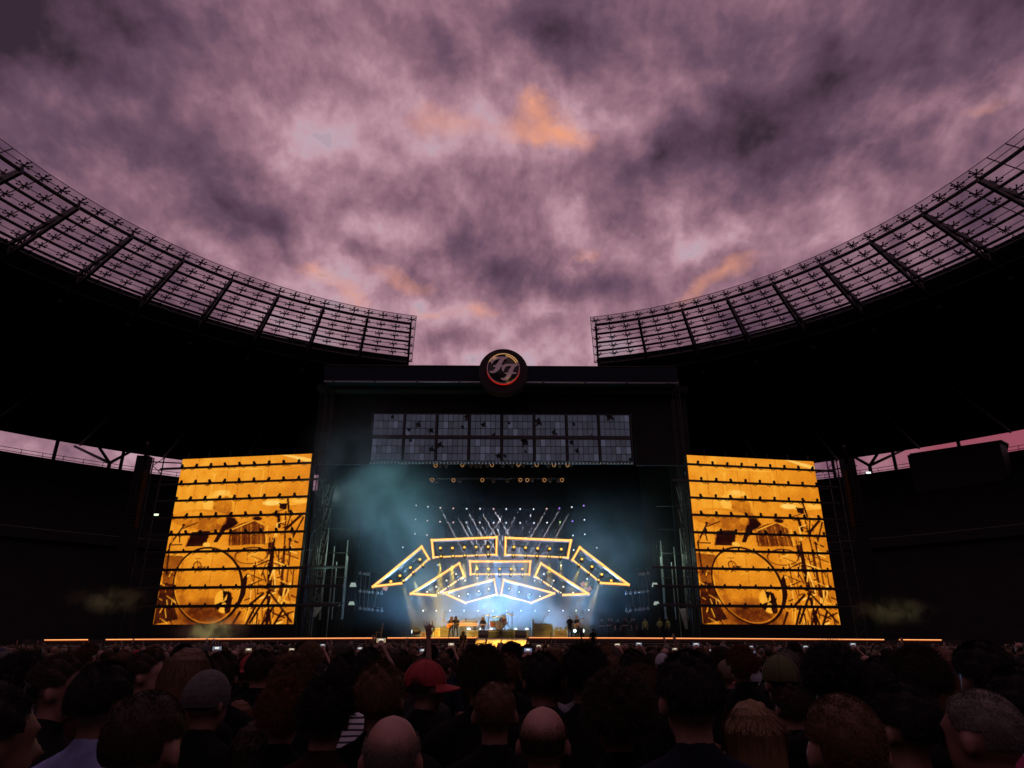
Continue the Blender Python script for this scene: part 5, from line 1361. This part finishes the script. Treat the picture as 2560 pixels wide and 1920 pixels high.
# --- the people one can tell apart, front rows; pixel of the head top, head width
near(-10, 1690, 215, -30, 'wide', 'short', 'black', 'brown', 'dark figure half cut off at the left edge, cheek faintly lit', skin=1)
near(165, 1642, 105, -70, 'stand', 'short', 'dark', 'black', 'person in profile facing right near the left edge', skin=2)
near(275, 1658, 132, -12, 'stand', 'short', 'black', 'blue', 'dark-haired person in a light blue shirt at lower left', hw=.18, skin=1)
near(388, 1722, 182, -6, 'wide', 'buzz', 'dark', 'black', 'close-cropped large head low at left, right ear lit orange', hw=.17, skin=0)
near(375, 1630, 76, -75, 'stand', 'short', 'dark', 'black', 'bearded person in profile facing right behind the cropped head', skin=0)
near(480, 1624, 100, -4, 'stand', 'bob', 'brown', 'black', 'person with full brown hair lit on the right, left of centre', hw=.2)
near(530, 1680, 115, -20, 'stand', 'short', 'dark', 'black', 'person in a grey knitted hat at lower left', hw=.20, cap='beanie', capcol='grey')
near(560, 1632, 80, 8, 'stand', 'short', 'dark', 'black', 'dark-haired person behind the grey knitted hat')
near(735, 1655, 94, 0, 'stand', 'tousled', 'brown', 'black', 'person with light tousled short hair left of centre', hw=.19)
near(732, 1625, 68, 0, 'stand', 'buzz', 'brown', 'navy', 'round smooth brown head behind the tousled one')
near(655, 1628, 64, 0, 'stand', 'short', 'dark', 'black', 'dark round head just left of the smooth brown one')
near(715, 1712, 125, 6, 'woman', 'tousled', 'red', 'black', 'person with reddish tousled hair in front of the tousled blond', hw=.2)
near(822, 1708, 135, 0, 'stand', 'tousled', 'black', 'maroon', 'broad black-haired person left of the big bald man', hw=.2, skin=2)
near(955, 1660, 122, 0, 'stand', 'short', 'brown', 'black', 'person with neat greying brown hair left of the red cap', hw=.185, skin=1)
near(985, 1779, 148, 4, 'wide', 'fringe', 'grey', 'black', 'bald man with grey sides in front, left of centre', hw=.165, skin=2)
near(595, 1774, 76, 15, 'woman', 'bob', 'red', 'black', 'short auburn-haired person low between the larger heads at left')
near(665, 1792, 120, -8, 'woman', 'long', 'dark', 'black', 'person with long dark streaked hair low at left of the bald man', hw=.2)
near(866, 1640, 86, -10, 'stand', 'short', 'black', 'striped', 'dark-haired person in a white striped shirt', hw=.18)
near(925, 1621, 62, 0, 'stand', 'short', 'black', 'black', 'dark head behind the striped shirt')
near(1068, 1656, 92, -38, 'stand', 'short', 'dark', 'black', 'person in a bright red baseball cap turned to the right', hw=.195, cap='cap', capcol='red', caprot=R(-45), skin=1)
near(1205, 1624, 108, 0, 'stand', 'tousled', 'dark', 'black', 'tall person with shaggy dark hair right of the red cap', hw=.2)
near(1268, 1634, 62, 0, 'stand', 'short', 'brown', 'black', 'brown head tucked behind the shaggy dark-haired person')
near(1238, 1700, 110, 0, 'stand', 'buzz', 'brown', 'black', 'cropped brown head between the two bald men', hw=.17, skin=1)
near(1357, 1758, 128, -6, 'wide', 'fringe', 'dark', 'black', 'bald man with dark sides just right of centre', hw=.165, skin=2)
near(1355, 1634, 96, 0, 'stand', 'short', 'black', 'black', 'black-haired person behind the right bald man', hw=.185)
near(1460, 1622, 106, 0, 'stand', 'tousled', 'black', 'black', 'tall black round-haired person right of centre', hw=.2)
near(1540, 1698, 176, 5, 'woman', 'curly', 'dark', 'black', 'person with big wavy dark hair right of the bald men', hw=.235)
near(1600, 1672, 70, 0, 'woman', 'tousled', 'brown', 'black', 'person with loose brown hair behind the wavy-haired one')
near(1715, 1632, 158, 0, 'wide', 'short', 'black', 'navy', 'tallest black head in a navy shirt, right of centre', hw=.185)
near(1872, 1752, 120, 6, 'woman', 'long', 'blond', 'black', 'person with long straight fair hair at lower right', hw=.195)
near(1970, 1708, 88, 0, 'stand', 'short', 'dark', 'black', 'dark-haired person behind the long fair hair', hw=.18)
near(2090, 1728, 188, -5, 'wide', 'buzz', 'brown', 'black', 'very large close-cropped round head at lower right', hw=.175, skin=0)
near(1945, 1644, 94, 0, 'stand', 'short', 'dark', 'olive', 'person in an olive green baseball cap at right', hw=.20, cap='cap', capcol='green', caprot=0)
near(1868, 1664, 66, 10, 'stand', 'short', 'black', 'black', 'person in a red cap with a white crown', hw=.20, cap='cap', capcol='white', brimcol='red')
near(1815, 1652, 56, -8, 'stand', None, 'dark', 'maroon', 'person in a plain tan beanie beside the white-crowned cap', hw=.19, cap='beanie', capcol='tan')
near(2070, 1627, 136, 0, 'stand', 'curly', 'black', 'black', 'person with a mop of black curly hair at right', hw=.225)
near(2235, 1708, 150, 25, 'wide', 'short', 'black', 'black', 'dark-haired person at right with the left forehead lit orange', hw=.18, skin=0)
near(2428, 1718, 156, 22, 'stand', 'buzz', 'grey', 'maroon', 'grey close-cropped man at lower right turned left', hw=.17, skin=2)
near(2190, 1645, 80, -8, 'stand', 'short', 'black', 'white', 'person in a white shirt half hidden at right')
near(2285, 1626, 115, 0, 'stand', 'tousled', 'dark', 'black', 'tall dark shaggy head beyond the white shirt at right', hw=.2)
near(2350, 1624, 90, -30, 'woman', 'bob', 'red', 'black', 'person with red-lit bobbed hair at right')
near(2440, 1606, 118, 0, 'stand', 'short', 'black', 'black', 'tall black silhouette near the right edge')
near(2535, 1668, 150, 0, 'stand', 'short', 'black', 'pattern', 'person in a red and violet patterned shirt at the right edge', hw=.18)
near(60, 1648, 90, 0, 'stand', 'curly', 'black', 'black', 'curly dark head above the left edge figure')
near(1530, 1634, 52, 0, 'stand', 'buzz', 'brown', 'black', 'small pinkish cropped head below the held-up phones')
near(1580, 1626, 62, 0, 'stand', 'short', 'black', 'black', 'black head between two held-up phones right of centre')
near(860, 1651, 46, 0, 'stand', 'short', 'dark', 'black', 'person in a pale cap beside the striped shirt', cap='cap', capcol='white', hw=.2)
near(1655, 1636, 42, 0, 'stand', 'short', 'dark', 'grey', 'person in a white cap left of the tallest black head', cap='cap', capcol='white', hw=.2)
near(1775, 1648, 50, 0, 'stand', 'short', 'dark', 'navy', 'person in a navy cap behind the tan beanie', cap='cap', capcol='navy', hw=.2)
near(1800, 1626, 44, 0, 'stand', 'curly', 'dark', 'black', 'small curly dark head above the tan beanie')
near(1850, 1622, 60, 0, 'woman', 'tousled', 'red', 'black', 'person with bushy auburn hair behind the white-crowned cap')
near(1960, 1622, 46, 0, 'stand', 'short', 'grey', 'black', 'small grey head above the olive green cap')
near(620, 1660, 44, 0, 'stand', 'fringe', 'dark', 'black', 'small bald head left of the tousled short hair', hw=.165)
near(1310, 1645, 40, 15, 'stand', 'short', 'dark', 'black', 'small profile head between two black-haired people', hw=.17)
near(1278, 1611, 36, 0, 'stand', 'curly', 'black', 'black', 'dark curly head right in front of the square monitor')

# --- raised arm, waving hand
loc, sc = stand_at(1062, 1642, 42, .175)
p_ = at(1075, 1545, 8.0)
person((p_.x - .25, 8.0 - .1, 0), 0, 'raise_', 'short', 'dark', 'black', 'person with one arm raised high beside the red cap', scale=(p_.z) / 2.16, skin=1)
used_px.append((p_.x - .25, 8.0))
p_ = at(1508, 1616, 11.0)
person((p_.x + .33, 11.0, 0), 0, 'wave', 'long', 'dark', 'black', 'person waving a spread hand right of the camera operator', scale=p_.z / 2.09, skin=0)
used_px.append((p_.x + .33, 11.0))

# --- phones held up
M_screen = [emat('phone_picture', (.55, .60, .8), .28), emat('phone_picture_warm', (1, .72, .45), .35), emat('phone_picture_dim', (.4, .5, .85), .4)]
phone_me = MB().box((0, 0, 0), (.152, .009, .074)).mesh('phone', M_black)
face_me = [MB().box((0, -.0055, 0), (.115, .002, .052)).mesh('screen', m) for m in M_screen]
spark_me = MB().box((0, -.0068, .006), (.055, .001, .022)).mesh('bright_spot', emat('phone_spot', (1, .95, .85), .9))
phones = [(543, 1621, 9.5, 0, 'phone'), (622, 1624, 14, 1, 'phone'), (730, 1624, 15, 1, 'phone2'), (807, 1613, 17, 0, 'phone2'), (855, 1621, 14, 0, 'phone'), (900, 1621, 16, 0, 'phone'), (953, 1601, 9.0, 1, 'phone2'), (1058, 1626, 12, 0, 'phone'), (1128, 1611, 14, 1, 'phone'), (1320, 1625, 11, 2, 'phone'), (1347, 1615, 17, 1, 'phone2'), (1448, 1621, 15, 0, 'phone'), (1543, 1612, 15, 1, 'phone2'), (1597, 1610, 14, 0, 'phone2'), (1687, 1623, 17, 1, 'phone'), (1740, 1611, 13, 0, 'phone2'), (1773, 1626, 20, 0, 'phone'), (1878, 1617, 20, 0, 'phone2'), (1881, 1631, 14, 2, 'phone'), (2014, 1617, 16, 0, 'phone2'), (2096, 1618, 18, 0, 'phone'), (2132, 1611, 14, 0, 'phone2')]
where = ['far left of the crowd', 'left of the smooth brown head', 'above the smooth brown head', 'high above the crowd at left', 'beside the pale cap', 'left of the tall arms', 'tallest of all, left of the raised arm', 'just left of the raised arm', 'below the guitarists', 'bluish, right of the ramp', 'high right of the ramp', 'above the tall round-haired person', 'first of two high ones right of the camera operator', 'second of two high ones right of the camera operator', 'low, left of the tallest black head', 'right above the tallest black head', 'small, right of the tallest black head', 'high above the bushy auburn hair', 'bluish, below another phone at right', 'above the black curly mop', 'near the right end of the lit edge', 'rightmost and high']
for (px, py, Yp, si, tm), wh in zip(phones, where):
    p = at(px, py, Yp)
    lz = {'phone': 1.875, 'phone2': 2.035}[tm]; ly = {'phone': .40, 'phone2': .335}[tm]
    sc = min(max(p.z / lz, .86), 1.1)
    ph = tag(link('phone', phone_me), 'lit phone held up, ' + wh, 'phone', 'phones held up by the crowd')
    ph.location = p; ph.rotation_euler = (R(8), R(random.uniform(-5, 5)), 0); ph.scale = (1, 1, 1)
    link('screen', face_me[si], ph); link('bright_spot', spark_me, ph)
    person((p.x, p.y - ly * sc, p.z - lz * sc if p.z - lz * sc < 0 else 0), 0, tm, random.choice(['short', 'tousled', 'buzz', 'bob']), random.choice(['dark', 'brown', 'black']), random.choice(['black', 'grey', 'navy', 'maroon']), 'person holding up the phone ' + wh, 'people holding up phones', scale=sc)
    used_px.append((p.x, p.y - ly * sc))

# --- the rows further on: about two hundred small heads, then the mass by the stage
cnt = 0
y = 4.6
while y < 24 and cnt < 205:
    half = .80 * y + .5; step = .72 + .018 * y
    x = -half + random.random() * step
    while x < half:
        if cnt >= 205: break
        X, Y = x + random.uniform(-.16, .16), y + random.uniform(-.22, .22)
        if all((X - a) ** 2 + (Y - b) ** 2 > .30 for a, b in used_px) and not (abs(X) < 2.3 and Y > 41):
            used_px.append((X, Y)); cnt += 1
            hs = random.choice(['short', 'short', 'tousled', 'buzz', 'bob', 'long', 'curly', 'fringe'])
            cp = random.random() < .09
            hcl = random.choice(['black', 'dark', 'dark', 'brown', 'brown', 'grey', 'blond'])
            if hs == 'fringe': hcl = 'dark'
            band = 'nearer' if y < 9 else 'middle' if y < 15 else 'farther'
            lbl = {'fringe': 'small bald head', }.get(hs, {'black': 'small black-haired head', 'dark': 'small dark-haired head', 'brown': 'small brown-haired head', 'grey': 'small grey-haired head', 'blond': 'small fair-haired head'}[hcl])
            if cp: lbl = 'small head in a cap'
            zone = 'left' if X < -.25 * y else 'right' if X > .25 * y else 'central'
            L_ = '%s, %s rows, %s part of crowd' % (lbl, band, zone)
            person((X, Y, 0), R(random.gauss(0, 16)), random.choice(['stand', 'wide', 'woman', 'stand']), hs, hcl, random.choice(['black', 'black', 'navy', 'grey', 'maroon', 'brown', 'white']), L_, 'crowd, %s rows, %s part: %s' % (band, zone, lbl), scale=random.gauss(.955, .045), cap='cap' if cp else None, capcol=random.choice(['black', 'white', 'navy', 'grey', 'red']), caprot=R(random.choice([0, 0, 170])))
        x += step
    y += .78 + .012 * y
YSTUFF = y
sets = {}
def far_add(key, f): sets.setdefault(key, MB()); f(sets[key])
while y < 55:
    half = min(.80 * y, 36); step = .78
    x = -half + random.random() * step
    while x < half:
        X, Y = x + random.uniform(-.2, .2), y + random.uniform(-.25, .25)
        if not (abs(X) < 2.6 and Y > 36) and all((X - a) ** 2 + (Y - b) ** 2 > .3 for a, b in used_px[:90]):
            h = random.gauss(1.70, .075)
            far_add(random.choice(['skin', 'dark', 'dark', 'brown', 'brown', 'grey']), lambda m: m.ell((X, Y, h - .11), (.088, .105, .118), 8, 6))
            sc_ = random.choice(['c_black', 'c_black', 'c_navy', 'c_grey', 'c_maroon'])
            far_add(sc_, lambda m: (m.ell((X, Y, h - .47), (.23, .13, .20), 8, 5), m.cap((X, Y, h - .55), (X, Y, .1), .17, .14, 6)))
            far_add('skin', lambda m: m.cap((X, Y, h - .30), (X, Y, h - .2), .055, .055, 6))
            if random.random() < .05:
                sd = random.choice((-1, 1)); far_add('skin', lambda m: (m.cap((X + sd * .2, Y, h - .4), (X + sd * .27, Y + .05, h - .1), .05, .04, 6), m.cap((X + sd * .27, Y + .05, h - .1), (X + sd * .2, Y + .1, h + .22), .04, .035, 6)))
        x += step
    y += .95
FM = dict(skin=M_skinp[1], dark=M_hair['dark'], brown=M_hair['brown'], grey=M_hair['grey'], c_black=M_sh['black'], c_navy=M_sh['navy'], c_grey=M_sh['grey'], c_maroon=M_sh['maroon'])
allv, allf, mi = [], [], []
cme = bpy.data.meshes.new('distant_crowd')
for k2, (kk, m2) in enumerate(sets.items()):
    o = len(allv); allv += m2.v; allf += [tuple(i + o for i in f) for f in m2.f]; mi += [k2] * len(m2.f); cme.materials.append(FM[kk])
cme.from_pydata(allv, [], allf); cme.polygons.foreach_set('material_index', mi); cme.shade_smooth()
tag(link('distant_crowd', cme), 'mass of tiny heads packed against the stage front', 'crowd', kind='stuff')

# --- pit: two dark figures on the platform in front of the stage
p_ = at(1482, 1572, 55.0)
pf = thing('camera_platform', 'low black camera platform in front of the stage', 'platform', (p_.x, 55, 0))
MB().box((0, 0, (p_.z - 1.80) / 2), (3.2, 1.6, p_.z - 1.80)).build('deck', M_black, pf)
person((p_.x, 55, p_.z - 1.80), R(10), 'folded', 'short', 'black', 'black', 'dark camera operator standing in front of the lit stage edge', scale=1.0)
cmx = thing('broadcast_camera', 'black camera on a tripod beside the camera operator', 'camera', (p_.x - .9, 55, p_.z - 1.80))
MB().box((0, 0, 1.35), (.3, .7, .32)).build('camera_body', M_black, cmx); MB().lathe((0, .35, 1.35), [(.08, 0), (.1, .3)], 'Y', 10).build('lens', M_black, cmx)
for a in (0, 2.1, 4.2): MB().tube([(0, 0, 1.2), (.45 * math.cos(a), .45 * math.sin(a), .0)], .03, 5).build('tripod_leg', M_black, cmx)
p_ = at(1158, 1577, 52.0)
person((p_.x, 52, p_.z - 1.80), R(0), 'stand', 'long', 'dark', 'black', 'long-haired dark figure in front of the stage below the guitarists', scale=1.0)
pf2 = thing('camera_platform', 'black box platform under the long-haired dark figure', 'platform', (p_.x, 52, 0))
MB().box((0, 0, (p_.z - 1.80) / 2), (1.6, 1.4, p_.z - 1.80)).build('deck', M_black, pf2)

# --- band and crew
def guitar(p, rz, tilt, lab, m):
    t = thing('electric_guitar', lab, 'guitar', p, rz)
    MB().ell((-.12, 0, 0), (.2, .03, .17), 14, 8).ell((.08, 0, 0), (.15, .03, .13), 14, 8).build('guitar_body', m, t)
    MB().bar((.15, -.02, 0), (.78, -.02, 0), .05, .055, (0, 1, 0)).build('neck', M_wood, t)
    MB().box((.86, -.02, 0), (.17, .03, .09)).build('headstock', M_black, t)
    MB().box((-.05, -.035, 0), (.16, .01, .08)).build('pickups', M_chrome, t)
    t.rotation_euler = (0, -tilt, rz)
    return t
def on_deck(px, Yp, z=DECK): q = at(px, 1580, Yp); return Vector((q.x, Yp, z))
q = on_deck(1128, 62); person(q, R(160), 'guitar', 'long', 'brown', 'black', 'long-haired guitarist in front of the tan amplifier, the left one of the pair', skin=0)
guitar(q + Vector((-.12, -.26, 1.05)), R(-15), R(25), 'orange electric guitar held by the long-haired guitarist', mat('orange_guitar', (.6, .22, .03), .3))
q = on_deck(1139, 61.4); person(q, R(200), 'guitar', 'long', 'dark', 'black', 'dark-clothed guitarist leaning on the other, nearer the keyboards', skin=0)
guitar(q + Vector((.12, -.28, 1.08)), R(15), R(30), 'dark electric guitar held by the guitarist nearer the keyboards', M_black)
q = on_deck(1207, 63.5); person(q, R(180), 'folded', 'bob', 'blond', 'black', 'fair-haired musician standing between keyboards and drums', skin=0)
q = on_deck(1187, 67.4); person(q, R(180), 'folded', 'short', 'dark', 'grey', 'keyboard player behind the stacked keyboards', skin=1)
q = Vector((at(1255, 1560, 67.6).x, 67.5, RZ - .05)); person(q + Vector((0, 0, -.38)), R(180), 'drummer', 'tousled', 'blond', 'black', 'drummer seated behind the red drum kit', skin=0)
q = on_deck(1425, 61.5); person(q, R(5), 'stand', 'buzz', 'grey', 'black', 'grey-haired man in black with his back to the crowd', skin=0)
q = on_deck(1443, 62.2); person(q, R(195), 'guitar', 'tousled', 'blond', 'black', 'fair-haired bass player at the right of the stage', skin=0)
guitar(q + Vector((-.05, -.28, 1.05)), R(10), R(42), 'pale bass guitar held by the fair-haired player', M_wood)
crew = [(1506, 68, 'folded', 'short', 'dark', 'grey', 'faint crew member standing nearest the band on the right wing'), (1524, 66, 'folded', 'short', 'brown', 'grey', 'crew member in pale trousers in the right wing'), (1531, 67, 'stand', 'short', 'dark', 'maroon', 'crew member behind the pale trousers in the right wing'), (1546, 69, 'stand', 'short', 'dark', 'black', 'crew member in the shade between two groups in the right wing'), (1564, 66, 'folded', 'bob', 'brown', 'maroon', 'crew member with arms folded near the middle of the right wing'), (1574, 68.5, 'wide', 'short', 'dark', 'black', 'taller crew member raised behind the folded arms in the right wing'), (1586, 66, 'stand', 'short', 'dark', 'brown', 'crew member by the lamp stand in the right wing'), (1614, 66, 'stand', 'short', 'dark', 'yellow', 'crew member half hidden by a pole, pale yellow top'), (1651, 65.5, 'folded', 'bob', 'blond', 'yellow', 'crew member in a bright yellow top in the right wing'), (1671, 65.5, 'stand', 'short', 'blond', 'yellow', 'crew member in a yellow top nearest the right scaffold')]
for px, Yp, tm, h_, hc_, sh_, lb in crew:
    q = on_deck(px, Yp, DECK + (.7 if 'taller' in lb else 0)); person(q, R(150 + random.uniform(-30, 30)), tm, h_, hc_, sh_, lb, 'crew in the right wing', skin=0)
    if 'taller' in lb:
        b_ = thing('crew_riser', 'black riser box under the taller crew member', 'riser', (q.x, q.y, DECK)); MB().box((0, 0, .35), (1.0, .8, .7)).build('box', M_black, b_); MB().bar((-.5, -.41, .68), (.5, -.41, .68), .03).build('edge_trim', M_steel, b_)

# --- alike things: their place in the row tells them apart
byl = {}
for o in scene.objects:
    if o.parent is None and o.get('label'): byl.setdefault(o['label'], []).append(o)
for lb, os_ in byl.items():
    if len(os_) < 2: continue
    os_.sort(key=lambda o: o.location.x / max(o.location.y, .1) if o.type != 'MESH' or o.location.length > .01 else 0)
    for i, o in enumerate(os_):
        n_ = i + 1; sf = 'th' if 10 < n_ % 100 < 14 else {1: 'st', 2: 'nd', 3: 'rd'}.get(n_ % 10, 'th')
        o['label'] = lb + ', %d%s from left' % (n_, sf)
